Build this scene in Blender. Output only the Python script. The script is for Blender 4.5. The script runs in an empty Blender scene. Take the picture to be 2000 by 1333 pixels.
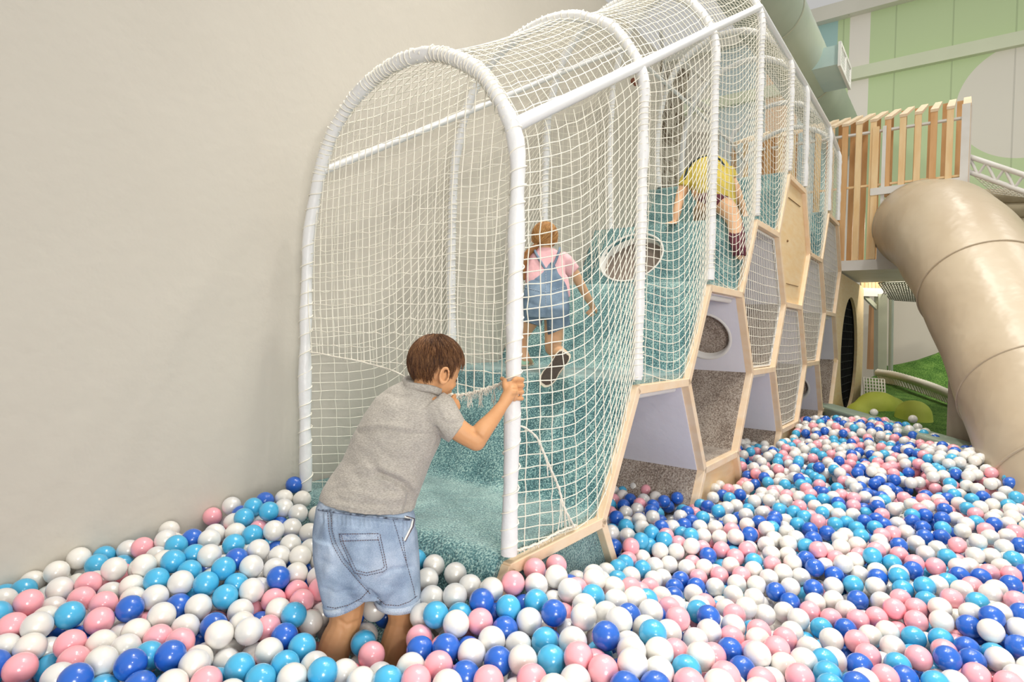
import bpy, bmesh, math, random
import numpy as np
from mathutils import Vector, Matrix
from mathutils.bvhtree import BVHTree
rnd = random.Random(7)
nrs = np.random.RandomState(11)
COL = bpy.context.scene.collection
PI = math.pi
# ---- camera model (2000 x 1333): focal length in pixels, slight pitch and roll; the climbing frame runs along u, sideways is w
F = 1150.0; PITCH = -.01756; ROLL = .02477
PHI = .92344; BW = .32507; HH = .56795; X0, Y0, ZR = -.18821, 1.80523, -.84069
CH = 1.409                       # camera height above the pit floor
cr, sr = math.cos(ROLL), math.sin(ROLL); cp, sp = math.cos(PITCH), math.sin(PITCH)
def ray(px, py):
    dx, dy = px - 1000, py - 666.5
    x = cr*dx + sr*dy; y = -sr*dx + cr*dy
    v = (x/F, 1, -y/F)
    return np.array([v[0], v[1]*cp - v[2]*sp, v[1]*sp + v[2]*cp])
UD = np.array([math.cos(PHI), math.sin(PHI), 0]); WD = np.array([-math.sin(PHI), math.cos(PHI), 0]); OO = np.array([X0, Y0, CH])
def P(px, py, Y):                # the point a distance Y in front of the camera that is seen at px, py
    r = ray(px, py); q = r*Y/r[1]; return Vector((q[0], q[1], q[2] + CH))
def onu(px, py, u):              # same, on the upright plane across the frame at u -> (w, z)
    r = ray(px, py); O2 = np.array([X0, Y0, 0]); t = (u + O2@UD)/(r@UD); q = r*t
    return float((q - O2)@WD), float(q[2]) + CH
def onw(px, py, w):
    r = ray(px, py); O2 = np.array([X0, Y0, 0]); t = (w + O2@WD)/(r@WD); q = r*t
    return float((q - O2)@UD), float(q[2]) + CH
def onz(px, py, z):
    r = ray(px, py); t = (z - CH)/r[2]; q = r*t
    return Vector((q[0], q[1], z))
def G(u, w, z):                  # frame coordinates (z above the pit floor) -> world
    return Vector((X0 + u*UD[0] + w*WD[0], Y0 + u*UD[1] + w*WD[1], z))
def GU(p):
    d = np.array([p[0]-X0, p[1]-Y0, 0]); return float(d@UD), float(d@WD), p[2]
def proj(p):
    Xw, Yw, Zw = p[0], p[1], p[2] - CH
    Y = Yw*cp + Zw*sp; Z = -Yw*sp + Zw*cp
    x = F*Xw/Y; y = -F*Z/Y
    return 1000 + cr*x - sr*y, 666.5 + sr*x + cr*y
def zv(v): return CH + ZR + v*HH     # height of lattice level v
def col(h, a=1):
    h = h.lstrip('#'); c = [int(h[i:i+2], 16)/255 for i in (0, 2, 4)]
    return tuple((x/12.92 if x <= .04045 else ((x+.055)/1.055)**2.4) for x in c) + (a,)
# ---- materials
def mat(name, c, rough=.6, c2=None, nscale=8, bump=0, bscale=60, spec=.5, metal=0, coat=0, sheen=0, detail=3, stretch=None, mixlo=.35, mixhi=.65, sss=0, bump2=None):
    m = bpy.data.materials.new(name); m.use_nodes = True
    nt = m.node_tree; b = nt.nodes['Principled BSDF']; N = nt.nodes.new; L = nt.links.new
    b.inputs['Base Color'].default_value = col(c); b.inputs['Roughness'].default_value = rough
    b.inputs['Metallic'].default_value = metal; b.inputs['Specular IOR Level'].default_value = spec
    if coat: b.inputs['Coat Weight'].default_value = coat; b.inputs['Coat Roughness'].default_value = .08
    if sheen: b.inputs['Sheen Weight'].default_value = sheen
    if sss:
        b.inputs['Subsurface Weight'].default_value = sss; b.inputs['Subsurface Radius'].default_value = (.02, .008, .005); b.inputs['Subsurface Scale'].default_value = .4
    tc = N('ShaderNodeTexCoord'); src = tc.outputs['Object']
    if stretch:
        mp = N('ShaderNodeMapping'); mp.inputs['Scale'].default_value = stretch; L(src, mp.inputs['Vector']); src = mp.outputs['Vector']
    if c2:
        n = N('ShaderNodeTexNoise'); n.inputs['Scale'].default_value = nscale; n.inputs['Detail'].default_value = detail; L(src, n.inputs['Vector'])
        r = N('ShaderNodeValToRGB'); r.color_ramp.elements[0].position = mixlo; r.color_ramp.elements[1].position = mixhi
        r.color_ramp.elements[0].color = col(c); r.color_ramp.elements[1].color = col(c2)
        L(n.outputs['Fac'], r.inputs['Fac']); L(r.outputs['Color'], b.inputs['Base Color'])
    if bump:
        n2 = N('ShaderNodeTexNoise'); n2.inputs['Scale'].default_value = bscale; n2.inputs['Detail'].default_value = 4; L(src, n2.inputs['Vector'])
        bp = N('ShaderNodeBump'); bp.inputs['Strength'].default_value = 1; bp.inputs['Distance'].default_value = bump
        L(n2.outputs['Fac'], bp.inputs['Height']); L(bp.outputs['Normal'], b.inputs['Normal'])
        if bump2:
            n3 = N('ShaderNodeTexNoise'); n3.inputs['Scale'].default_value = bump2[1]; n3.inputs['Detail'].default_value = 2; L(src, n3.inputs['Vector'])
            b3 = N('ShaderNodeBump'); b3.inputs['Distance'].default_value = bump2[0]; L(n3.outputs['Fac'], b3.inputs['Height']); L(b3.outputs['Normal'], bp.inputs['Normal'])
    return m
def carpet(name, dark, mid, light, s=1.0, shn=.9, tint=(.82, .9, .86, 1)):
    m = bpy.data.materials.new(name); m.use_nodes = True
    nt = m.node_tree; b = nt.nodes['Principled BSDF']; N = nt.nodes.new; L = nt.links.new
    b.inputs['Roughness'].default_value = .95; b.inputs['Specular IOR Level'].default_value = .1; b.inputs['Sheen Weight'].default_value = shn; b.inputs['Sheen Roughness'].default_value = .45; b.inputs['Sheen Tint'].default_value = tint
    tc = N('ShaderNodeTexCoord')
    n = N('ShaderNodeTexNoise'); n.inputs['Scale'].default_value = 135*s; n.inputs['Detail'].default_value = 2; L(tc.outputs['Object'], n.inputs['Vector'])
    g = N('ShaderNodeTexNoise'); g.inputs['Scale'].default_value = 5; g.inputs['Detail'].default_value = 4; L(tc.outputs['Object'], g.inputs['Vector'])
    ma = N('ShaderNodeMath'); ma.operation = 'MULTIPLY_ADD'; ma.inputs[1].default_value = .45; L(g.outputs['Fac'], ma.inputs[0])
    mb = N('ShaderNodeMath'); mb.operation = 'SUBTRACT'; mb.inputs[1].default_value = .22; L(n.outputs['Fac'], mb.inputs[0]); L(mb.outputs[0], ma.inputs[2])
    r = N('ShaderNodeValToRGB'); e = r.color_ramp.elements
    e[0].position = .34; e[0].color = col(dark); e[1].position = .66; e[1].color = col(light); q = e.new(.5); q.color = col(mid)
    L(ma.outputs[0], r.inputs['Fac']); L(r.outputs['Color'], b.inputs['Base Color'])
    bp = N('ShaderNodeBump'); bp.inputs['Distance'].default_value = .006; L(n.outputs['Fac'], bp.inputs['Height'])
    b2 = N('ShaderNodeBump'); b2.inputs['Distance'].default_value = .02; L(g.outputs['Fac'], b2.inputs['Height']); L(b2.outputs['Normal'], bp.inputs['Normal'])
    L(bp.outputs['Normal'], b.inputs['Normal'])
    return m
def wood(name, c1, c2, axis=(1, 1, 12), rough=.5, sc=3.0):
    return mat(name, c1, rough, c2=c2, nscale=sc, stretch=axis, detail=6, bump=.0006, bscale=14, mixlo=.3, mixhi=.7)
M = dict(
    plaster=mat('plaster_paint', '#cdc7bb', .85, c2='#cac4b8', nscale=1.2, bump=.0035, bscale=5, spec=.2, bump2=(.002, 22)),
    pipe=mat('white_padding', '#ebebea', .38, bump=.0035, bscale=26, spec=.5, bump2=(.004, 9)),
    pipeshiny=mat('white_vinyl_wrap', '#eeeeef', .25, bump=.002, bscale=18),
    cord=mat('white_cord', '#f6f1e2', .8, bump=.0006, bscale=300, spec=.2),
    rope=mat('fuzzy_rope', '#f4eee0', .95, bump=.002, bscale=240, spec=.1),
    teal=carpet('teal_carpet', '#2f575e', '#59878b', '#a6c6c0'),
    grey=carpet('grey_carpet', '#7b6d62', '#9e9083', '#bfb3a6', .75, .35, (.9, .87, .82, 1)),
    ply=wood('birch_plywood', '#f3d29c', '#f8dfb4', (2, 2, 9)),
    plyedge=wood('birch_frame', '#f0d2ac', '#f5dfc2', (3, 3, 5)),
    lilac=mat('lilac_fabric', '#e4e2ea', .8, c2='#e9e8ef', nscale=3, bump=.004, bscale=7, spec=.15, bump2=(.0015, 30)),
    whitefab=mat('white_fabric', '#eeece6', .8, bump=.006, bscale=9, spec=.15),
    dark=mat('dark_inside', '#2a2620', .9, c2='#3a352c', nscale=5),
    pine=wood('pine_slats', '#eac28a', '#f5d9aa', (6, 6, 1.2), .45, 2.2),
    pinetop=wood('pale_pine', '#f0d4ae', '#f6e2c6', (6, 6, 2), .5, 2.2),
    pinedark=wood('warm_pine', '#d4a068', '#e2b580', (6, 6, 1.2), .5, 2.2),
    whitewood=mat('white_painted_wood', '#e6e3de', .5, c2='#dedad2', nscale=4),
    vinyl=mat('beige_vinyl', '#b8a78e', .36, c2='#c1b29a', nscale=1.2, bump=.035, bscale=1.6, spec=.5, bump2=(.004, 6)),
    duct=mat('pale_green_duct', '#a9b5a6', .38, c2='#b1bcac', nscale=2, spec=.5),
    metalw=mat('white_metal', '#e4e4df', .4),
    steelg=mat('grey_green_steel', '#b5b8a0', .5, c2='#bfc1aa', nscale=3),
    green=carpet('green_turf', '#39592a', '#527a36', '#7a9c4e', .5, .1, (.6, .8, .4, 1)),
    lime=mat('lime_foam', '#b4c244', .7, c2='#c4cf58', nscale=4, bump=.01, bscale=5),
    rim=mat('sage_padded_rim', '#8a9a8a', .7, c2='#95a494', nscale=6, bump=.004, bscale=9),
    greybrown=mat('grey_brown_padding', '#a0917f', .6, c2='#a89a88', nscale=3, bump=.01, bscale=4),
    bark=mat('bark_texture', '#7d6e5a', .9, c2='#d6cdba', nscale=9, stretch=(2.5, 2.5, .7), detail=6, bump=.05, bscale=6, mixlo=.4, mixhi=.6),
    sandy=mat('sand_bolster', '#b7ac90', .7, c2='#a89c80', nscale=6),
    orange=mat('peach_panel', '#f0cfa0', .7, c2='#ecc796', nscale=3),
    red=mat('brown_clip', '#6a3a26', .6, c2='#7a4630', nscale=30),
    pitfloor=mat('pit_floor_mat', '#8d8c8c', .8, c2='#858484', nscale=3),
)
BALLC = {'W': ('white', '#ece8e0'), 'P': ('pearly white', '#ebe8e1'), 'K': ('pink', '#fbaeb8'), 'S': ('sky blue', '#4ab2de'), 'B': ('royal blue', '#2a66c8')}
def ballmat(k):
    n, c = BALLC[k]; m = mat('ball_' + n.replace(' ', '_'), c, .26 if k != 'P' else .30, spec=.5, coat=.55 if k != 'P' else .3)
    nt = m.node_tree; b = nt.nodes['Principled BSDF']; N = nt.nodes.new; L = nt.links.new
    b.inputs['Coat Roughness'].default_value = .06
    if k == 'P':
        b.inputs['Metallic'].default_value = .10; b.inputs['Sheen Weight'].default_value = .3
        lw = N('ShaderNodeLayerWeight'); lw.inputs['Blend'].default_value = .35
        r = N('ShaderNodeValToRGB'); r.color_ramp.elements[0].color = col('#e9e6de'); r.color_ramp.elements[1].color = col('#dfe0e6')
        L(lw.outputs['Facing'], r.inputs['Fac']); L(r.outputs['Color'], b.inputs['Base Color'])
    b.inputs['Subsurface Weight'].default_value = 0
    return m
BM = {k: ballmat(k) for k in BALLC}
# ---- mesh building
class MB:
    def __init__(s): s.v = []; s.f = []; s.m = []; s.sm = []
    def add(s, vs, fs, mi=0, smooth=False):
        b = len(s.v); s.v.extend([tuple(v) for v in vs]); s.f.extend([tuple(b+i for i in f) for f in fs]); s.m.extend([mi]*len(fs)); s.sm.extend([smooth]*len(fs))
    def box(s, c, ax, ay, az, mi=0):                # centre + half-axis vectors
        c, ax, ay, az = Vector(c), Vector(ax), Vector(ay), Vector(az)
        vs = [c + ax*i + ay*j + az*k for k in (-1, 1) for j in (-1, 1) for i in (-1, 1)]
        s.add(vs, [(0, 2, 3, 1), (4, 5, 7, 6), (0, 1, 5, 4), (2, 6, 7, 3), (0, 4, 6, 2), (1, 3, 7, 5)], mi)
    def beam(s, a, b, hw, ht, side=None, ext=0, mi=0):  # rectangular bar a->b; side = direction of the half width hw
        a, b = Vector(a), Vector(b); d = (b-a).normalized(); a = a - d*ext; b = b + d*ext
        sd = Vector(side) if side is not None else Vector((0, 0, 1)).cross(d)
        sd = (sd - d*sd.dot(d)).normalized(); t = d.cross(sd)
        s.box((a+b)/2, (b-a)/2, sd*hw, t*ht, mi)
    def prism(s, pts, off, mi=0, cap=True):
        n = len(pts); off = Vector(off); vs = [Vector(p) for p in pts] + [Vector(p)+off for p in pts]
        fs = [(i, (i+1) % n, n+(i+1) % n, n+i) for i in range(n)]
        if cap: fs += [tuple(range(n-1, -1, -1)), tuple(range(n, 2*n))]
        s.add(vs, fs, mi)
    def tube(s, pts, r, n=8, mi=0, caps=True, closed=False, flat=None):
        pts = [Vector(p) for p in pts]; k = len(pts)
        if k < 2: return
        rr = r if callable(r) else (lambda i, _r=r: _r)
        T = []
        for i in range(k):
            a = pts[(i-1) % k] if (closed or i > 0) else pts[i]; b = pts[(i+1) % k] if (closed or i < k-1) else pts[i]
            d = b - a; T.append(d.normalized() if d.length > 1e-9 else Vector((0, 0, 1)))
        up = Vector((0, 0, 1)) if abs(T[0].z) < .9 else Vector((1, 0, 0))
        N = (up - T[0]*up.dot(T[0])).normalized(); vs = []
        for i in range(k):
            N = (N - T[i]*N.dot(T[i]))
            N = N.normalized() if N.length > 1e-6 else T[i].orthogonal().normalized()
            Bn = T[i].cross(N); q = rr(i)
            for j in range(n):
                a = 2*PI*j/n; vs.append(pts[i] + (N*math.cos(a) + Bn*math.sin(a))*q)
        fs = []
        for i in range(k if closed else k-1):
            i2 = (i+1) % k
            for j in range(n): fs.append((i*n+j, i*n+(j+1) % n, i2*n+(j+1) % n, i2*n+j))
        s.add(vs, fs, mi, True)
        if caps and not closed: s.add(vs[:n], [tuple(range(n-1, -1, -1))], mi); s.add(vs[-n:], [tuple(range(n))], mi)
    def loft(s, secs, n=20, mi=0, caps=True, smooth=True):   # secs: (centre, half-axis a, half-axis b)
        vs = []
        for c, a, b in secs:
            c, a, b = Vector(c), Vector(a), Vector(b)
            for j in range(n): t = 2*PI*j/n; vs.append(c + a*math.cos(t) + b*math.sin(t))
        fs = [(i*n+j, i*n+(j+1) % n, (i+1)*n+(j+1) % n, (i+1)*n+j) for i in range(len(secs)-1) for j in range(n)]
        s.add(vs, fs, mi, smooth)
        if caps:
            k = len(secs); b0 = len(s.v) - len(vs)
            s.f.append(tuple(b0 + j for j in range(n-1, -1, -1))); s.m.append(mi); s.sm.append(False)
            s.f.append(tuple(b0 + (k-1)*n + j for j in range(n))); s.m.append(mi); s.sm.append(False)
    def ell(s, c, ax, ay, az, n=16, m=10, mi=0):
        c, ax, ay, az = Vector(c), Vector(ax), Vector(ay), Vector(az); secs = []
        vs = [c - az]; 
        for i in range(1, m):
            t = PI*i/m
            for j in range(n): a = 2*PI*j/n; vs.append(c + (ax*math.cos(a) + ay*math.sin(a))*math.sin(t) - az*math.cos(t))
        vs.append(c + az); fs = [(0, 1+(j+1) % n, 1+j) for j in range(n)]
        for i in range(m-2):
            for j in range(n): fs.append((1+i*n+j, 1+i*n+(j+1) % n, 1+(i+1)*n+(j+1) % n, 1+(i+1)*n+j))
        e = len(vs)-1; fs += [(e, 1+(m-2)*n+j, 1+(m-2)*n+(j+1) % n) for j in range(n)]
        s.add(vs, fs, mi, True)
    def sph(s, c, r, n=14, m=9, mi=0): s.ell(c, (r, 0, 0), (0, r, 0), (0, 0, r), n, m, mi)
    def limb(s, pts, rad, n=14, mi=0):                # tapered rounded limb along a smoothed path
        q = spline(pts, 5); R = [v[0] for v in spline([(r, 0, 0) for r in rad], 5)]
        s.tube(q, lambda i: R[i], n, mi); s.sph(q[0], R[0], n, 8, mi); s.sph(q[-1], R[-1], n, 8, mi)
    def mesh(s, name):
        me = bpy.data.meshes.new(name); me.from_pydata(s.v, [], s.f); me.update()
        me.polygons.foreach_set('material_index', s.m); me.polygons.foreach_set('use_smooth', s.sm); return me
    def obj(s, name, mats, parent=None, bevel=0, origin=None):
        me = s.mesh(name)
        o = bpy.data.objects.new(name, me); COL.objects.link(o)
        for m in (mats if isinstance(mats, (list, tuple)) else [mats]): me.materials.append(m)
        if origin is not None:
            me.transform(Matrix.Translation(-Vector(origin))); o.location = origin
        if parent is not None:
            o.parent = parent; o.location = Vector(o.location) - Vector(parent.location)
        if bevel:
            b = o.modifiers.new('bevel', 'BEVEL'); b.width = bevel; b.segments = 2; b.limit_method = 'ANGLE'; b.angle_limit = .6
        return o
def spline(pts, k=6):
    pts = [Vector(p) for p in pts]
    if len(pts) < 3: return [pts[0].lerp(pts[1], i/k) for i in range(k+1)]
    q = [pts[0]*2-pts[1]] + pts + [pts[-1]*2-pts[-2]]; out = []
    for i in range(1, len(q)-2):
        a, b, c, d = q[i-1], q[i], q[i+1], q[i+2]
        for j in range(k):
            t = j/k; out.append(.5*((2*b) + (c-a)*t + (2*a-5*b+4*c-d)*t*t + (3*b-a-3*c+d)*t**3))
    out.append(pts[-1]); return out
def tag(o, label=None, cat=None, group=None, kind=None):
    if label: o['label'] = label
    if cat: o['category'] = cat
    if group: o['group'] = group
    if kind: o['kind'] = kind
    return o
def empty(name, loc, label, cat, group=None):
    o = bpy.data.objects.new(name, None); COL.objects.link(o); o.location = loc; o.empty_display_size = .1
    return tag(o, label, cat, group)
def remesh(mb, voxel, smooth=4, name='body'):
    me = mb.mesh(name + '_raw'); o = bpy.data.objects.new(name + '_raw', me); COL.objects.link(o)
    r = o.modifiers.new('r', 'REMESH'); r.mode = 'VOXEL'; r.voxel_size = voxel; r.use_smooth_shade = True
    if smooth: s = o.modifiers.new('s', 'SMOOTH'); s.factor = .5; s.iterations = smooth
    dg = bpy.context.evaluated_depsgraph_get(); dg.update()
    out = bpy.data.meshes.new_from_object(o.evaluated_get(dg)); out.name = name
    bpy.data.objects.remove(o); bpy.data.meshes.remove(me)
    out.polygons.foreach_set('use_smooth', [True]*len(out.polygons)); return out
def meshobj(name, me, m, parent=None):
    o = bpy.data.objects.new(name, me); COL.objects.link(o)
    me.materials.clear()
    for x in (m if isinstance(m, (list, tuple)) else [m]): me.materials.append(x)
    if parent is not None: o.parent = parent; o.location = -Vector(parent.location)
    return o
# ================= setting
FLOORZ = 0.0
WL = 1.37                                     # the plaster wall runs along the climbing frame at w = WL
fl = MB(); fl.box((3, 6, -.05), (9, 0, 0), (0, 11, 0), (0, 0, .05)); tag(fl.obj('floor', M['pitfloor']), kind='structure')
WTOP = onw(1188, 6, WL)[1]; print('wall top', WTOP)
wl = MB(); wl.prism([G(-6, WL, -.05), G(4.62, WL, -.05), G(4.62, WL, WTOP), G(-6, WL, WTOP)], G(0, .22, 0)-G(0, 0, 0))
tag(wl.obj('wall_left', M['plaster']), 'cream plastered side wall', 'wall', kind='structure')
# far end wall with its painted mural: u = UB
UB = 13.5
def mural():
    m = bpy.data.materials.new('mural_wall_paint'); m.use_nodes = True
    nt = m.node_tree; b = nt.nodes['Principled BSDF']; N = nt.nodes.new; L = nt.links.new
    b.inputs['Roughness'].default_value = .6
    tc = N('ShaderNodeTexCoord'); sx = N('ShaderNodeSeparateXYZ'); L(tc.outputs['Object'], sx.inputs[0])
    r = N('ShaderNodeValToRGB'); r.color_ramp.interpolation = 'CONSTANT'
    # object x = w (metres, mapped to 0..1 over -10..10)
    mr = N('ShaderNodeMapRange'); mr.inputs[1].default_value = -10; mr.inputs[2].default_value = 10; L(sx.outputs[0], mr.inputs[0]); L(mr.outputs[0], r.inputs['Fac'])
    def wx(px): return onu(px, 130, UB)[0]
    stops = [(-10, '#c8dcaa'), (wx(1700), '#efeade'), (wx(1661), '#c8dcaa'), (wx(1641), '#a9cdc9'), (wx(1600), '#b9cfd2'), (wx(1562), '#f3d0ae'), (wx(1500), '#c3d3d3'), (wx(1405), '#e4dfd2')]
    e = r.color_ramp.elements
    for i, (w, c) in enumerate(stops):
        p = max(0, (w+10)/20)
        if i < 2: e[i].position = p; e[i].color = col(c)
        else: q = e.new(p); q.color = col(c)
    cw, cz = onu(2012, 190, UB); rw = abs(cw - onu(1867, 190, UB)[0])
    vs = N('ShaderNodeVectorMath'); vs.operation = 'DISTANCE'; L(tc.outputs['Object'], vs.inputs[0]); vs.inputs[1].default_value = (cw, 0, cz)
    lt = N('ShaderNodeMath'); lt.operation = 'LESS_THAN'; lt.inputs[1].default_value = rw; L(vs.outputs['Value'], lt.inputs[0])
    mx = N('ShaderNodeMix'); mx.data_type = 'RGBA'; L(lt.outputs[0], mx.inputs[0]); L(r.outputs['Color'], mx.inputs[6]); mx.inputs[7].default_value = col('#e6e2d4')
    lo = N('ShaderNodeMath'); lo.operation = 'LESS_THAN'; lo.inputs[1].default_value = 2.6; L(sx.outputs[2], lo.inputs[0])
    m2 = N('ShaderNodeMix'); m2.data_type = 'RGBA'; L(lo.outputs[0], m2.inputs[0]); L(mx.outputs[2], m2.inputs[6]); m2.inputs[7].default_value = col('#e6dfcc')
    # sheet joints
    md = N('ShaderNodeMath'); md.operation = 'PINGPONG'; md.inputs[1].default_value = .5; sc = N('ShaderNodeMath'); sc.operation = 'MULTIPLY'; sc.inputs[1].default_value = 1/.98
    L(sx.outputs[0], sc.inputs[0]); L(sc.outputs[0], md.inputs[0])
    j = N('ShaderNodeMath'); j.operation = 'LESS_THAN'; j.inputs[1].default_value = .012; L(md.outputs[0], j.inputs[0])
    bp = N('ShaderNodeBump'); bp.invert = True; bp.inputs['Distance'].default_value = .02; L(j.outputs[0], bp.inputs['Height']); L(bp.outputs['Normal'], b.inputs['Normal'])
    m3 = N('ShaderNodeMix'); m3.data_type = 'RGBA'; m3.blend_type = 'MULTIPLY'; m3.inputs[7].default_value = (.8, .8, .8, 1); L(j.outputs[0], m3.inputs[0]); L(m2.outputs[2], m3.inputs[6])
    L(m3.outputs[2], b.inputs['Base Color']); return m
rotz = math.atan2(WD[1], WD[0])
ztop = onu(1745, 2, UB)[1]
def wallobj(name, mb_, m, loc, **k):
    o = mb_.obj(name, m); o.location = loc; o.rotation_euler = (0, 0, rotz); return tag(o, **k)
wb = MB(); wb.box((-2, -.12, ztop/2-.05), (8.5, 0, 0), (0, .1, 0), (0, 0, ztop/2))
wallobj('wall_back', wb, mural(), G(UB, 0, 0), kind='structure')
tr = MB(); tr.box((-2, .02, ztop+.06), (8.5, 0, 0), (0, .16, 0), (0, 0, .16)); wallobj('trim_1', tr, mat('cream_edge', '#e3e0d2', .6, c2='#dedbcc', nscale=2), G(UB, 0, 0), kind='structure')
lw, lz = onu(1850, 108, UB)
tr = MB(); tr.box((-2, .04, lz), (8.5, 0, 0), (0, .07, 0), (0, 0, .13)); wallobj('trim_2', tr, mat('ledge_paint', '#dde4c6', .6, c2='#d9e0c2', nscale=2), G(UB, 0, 0), kind='structure')
# ================= hexagonal climbing block
V = {}
def lat(k, isb, v): return (k + (BW if isb else 0), zv(v))        # (u, z)
def hexp(k, c):     # flat-topped hexagon, column k, centre level c
    return [lat(k, 0, c), lat(k, 1, c+1), lat(k+1, 0, c+1), lat(k+1, 1, c), lat(k+1, 0, c-1), lat(k, 1, c-1)]
def clipz(pts, z0=.0):
    out = []
    for i in range(len(pts)):
        a, b = pts[i], pts[(i+1) % len(pts)]; ia, ib = a[1] >= z0, b[1] >= z0
        if ia: out.append(a)
        if ia != ib: t = (z0-a[1])/(b[1]-a[1]); out.append((a[0]+(b[0]-a[0])*t, z0))
    return out
def inset(pts, d):
    cx = sum(p[0] for p in pts)/len(pts); cz = sum(p[1] for p in pts)/len(pts); n = len(pts); L = []
    for i in range(n):
        a, b = Vector(pts[i]), Vector(pts[(i+1) % n]); e = b-a
        nn = Vector((-e.y, e.x)).normalized()
        if nn.dot(Vector((cx, cz))-a) < 0: nn = -nn
        L.append((a+nn*d, b+nn*d))
    out = []
    for i in range(n):
        (a, b), (c, e) = L[i-1], L[i]; r = b-a; s = e-c; x = r.x*s.y-r.y*s.x
        t = ((c-a).x*s.y-(c-a).y*s.x)/x if abs(x) > 1e-9 else 1; out.append(tuple(a+r*t))
    return out
block = empty('hexagonal_climbing_block', G(3.5, .6, 0), 'long plywood climbing block of open hexagonal cells with teal carpet steps on top', 'climbing frame')
CELLS = {(0, -1): 'teal', (1, 0): 'open', (2, 1): 'hole', (2, -1): 'ply', (3, 2): 'net', (3, 0): 'open', (4, 3): 'door', (4, 1): 'net', (4, -1): 'ply', (5, 2): 'net', (5, 0): 'hole', (6, 3): 'net', (6, 1): 'open', (6, -1): 'ply'}
edges = set()
for (k, c) in CELLS:
    h = hexp(k, c)
    for i in range(6):
        a, b = h[i], h[(i+1) % 6]; key = tuple(sorted([(round(a[0], 4), round(a[1], 4)), (round(b[0], 4), round(b[1], 4))])); edges.add(key)
lt = MB()
for a, b in sorted(edges):
    if a[1] < 0 and b[1] < 0: continue
    if min(a[1], b[1]) < 0:
        if a[1] > b[1]: a, b = b, a
        t = (0.0-a[1])/(b[1]-a[1]); a = (a[0]+(b[0]-a[0])*t, 0.0)
    lt.beam(G(a[0], .014, a[1]), G(b[0], .014, b[1]), .022, .03, side=(G(b[0], 0, b[1])-G(a[0], 0, a[1])).cross(Vector(WD)), ext=.008)
lt.obj('plywood_lattice', M['plyedge'], block, bevel=.003)
# carpeted steps: one continuous carpet following the top of the cells
prof = [(0.02, zv(-1)+.02), (BW, zv(0)), (1, zv(0)), (1+BW, zv(1)), (2, zv(1)), (2+BW, zv(2)), (3, zv(2)), (3+BW, zv(3)), (4, zv(3)), (4+BW, zv(4)), (5, zv(4)), (5+BW, zv(3)), (6, zv(3)), (6+BW, zv(4)), (7.3, zv(4))]
def offs(pr, d):
    out = []
    for i, p in enumerate(pr):
        n = Vector((0, 0))
        for a, b in ((i-1, i), (i, i+1)):
            if 0 <= a and b < len(pr): e = Vector(pr[b])-Vector(pr[a]); n += Vector((-e.y, e.x)).normalized()
        n.normalize(); out.append((p[0]+n.x*d, p[1]+n.y*d))
    return out
up = offs(prof, .055); dn = offs(prof, .024)
def roundpoly(pr, r, k=4):
    out = [pr[0]]
    for i in range(1, len(pr)-1):
        a, b, c = Vector(pr[i-1]), Vector(pr[i]), Vector(pr[i+1]); p0 = b+(a-b).normalized()*r; p1 = b+(c-b).normalized()*r
        for j in range(k+1): t = j/k; q = p0*(1-t)**2 + b*2*t*(1-t) + p1*t*t; out.append(tuple(q))
    out.append(pr[-1]); return out
# the riser that climbs from level 2 to level 3 has the round crawl hole: it is a part of its own
def slabpart(name, lo, hi, cap_r=.05, w0=.02, w1=WL-.01):
    u_ = up[lo:hi+1]; d_ = dn[lo:hi+1]
    ur = roundpoly(u_, cap_r) if len(u_) > 2 else u_
    dr = roundpoly(d_, .03) if len(d_) > 2 else d_
    pts = [G(p[0], w0, p[1]) for p in ur] + [G(p[0], w0, p[1]) for p in reversed(dr)]
    b = MB(); b.prism(pts, G(0, w1-w0, 0)-G(0, 0, 0)); o = b.obj(name, M['teal'], block); return o
slabpart('carpet_steps', 0, 6); slabpart('carpet_steps', 7, 14)
# riser with hole
a0, a1 = Vector(up[6]), Vector(up[7]); d0, d1 = Vector(dn[6]), Vector(dn[7]); hw_, hr = .93, .235
hb = MB(); NN = 32
def rp(s, w, back=False):
    q = (d0.lerp(d1, s) if back else a0.lerp(a1, s)); return G(q.x, w, q.y)
Ls = (a1-a0).length; sc_ = .51
ringp = [(sc_ + hr/Ls*math.sin(2*PI*j/NN), hw_ + .27*math.cos(2*PI*j/NN)) for j in range(NN)]
def outer(s, w):
    ds, dw = s-sc_, w-hw_; t = 1e9
    if ds > 1e-6: t = min(t, (1-sc_)/ds)
    if ds < -1e-6: t = min(t, (0-sc_)/ds)
    if dw > 1e-6: t = min(t, (WL-.01-hw_)/dw)
    if dw < -1e-6: t = min(t, (.02-hw_)/dw)
    return (sc_+ds*t, hw_+dw*t)
outp = [outer(*q) for q in ringp]
corners = [(0, .02), (1, .02), (1, WL-.01), (0, WL-.01)]
seq = []
for j in range(NN):
    seq.append(outp[j])
vsf = [rp(*q) for q in ringp] + [rp(*q) for q in outp]; vsb = [rp(q[0], q[1], True) for q in ringp] + [rp(q[0], q[1], True) for q in outp]
fsq = [(j, (j+1) % NN, NN+(j+1) % NN, NN+j) for j in range(NN)]
hb.add(vsf, fsq); hb.add(vsb, fsq)
for cs, cw in corners:     # fill the corner triangles
    js = sorted(range(NN), key=lambda j: (outp[j][0]-cs)**2*Ls*Ls + (outp[j][1]-cw)**2)
    A = [j for j in js if abs(outp[j][0]-cs) < 1e-4][0]; Bq = [j for j in js if abs(outp[j][1]-cw) < 1e-4][0]
    for bk in (False, True):
        hb.add([rp(*outp[A], bk), rp(cs, cw, bk), rp(*outp[Bq], bk)], [(0, 1, 2)])
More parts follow.
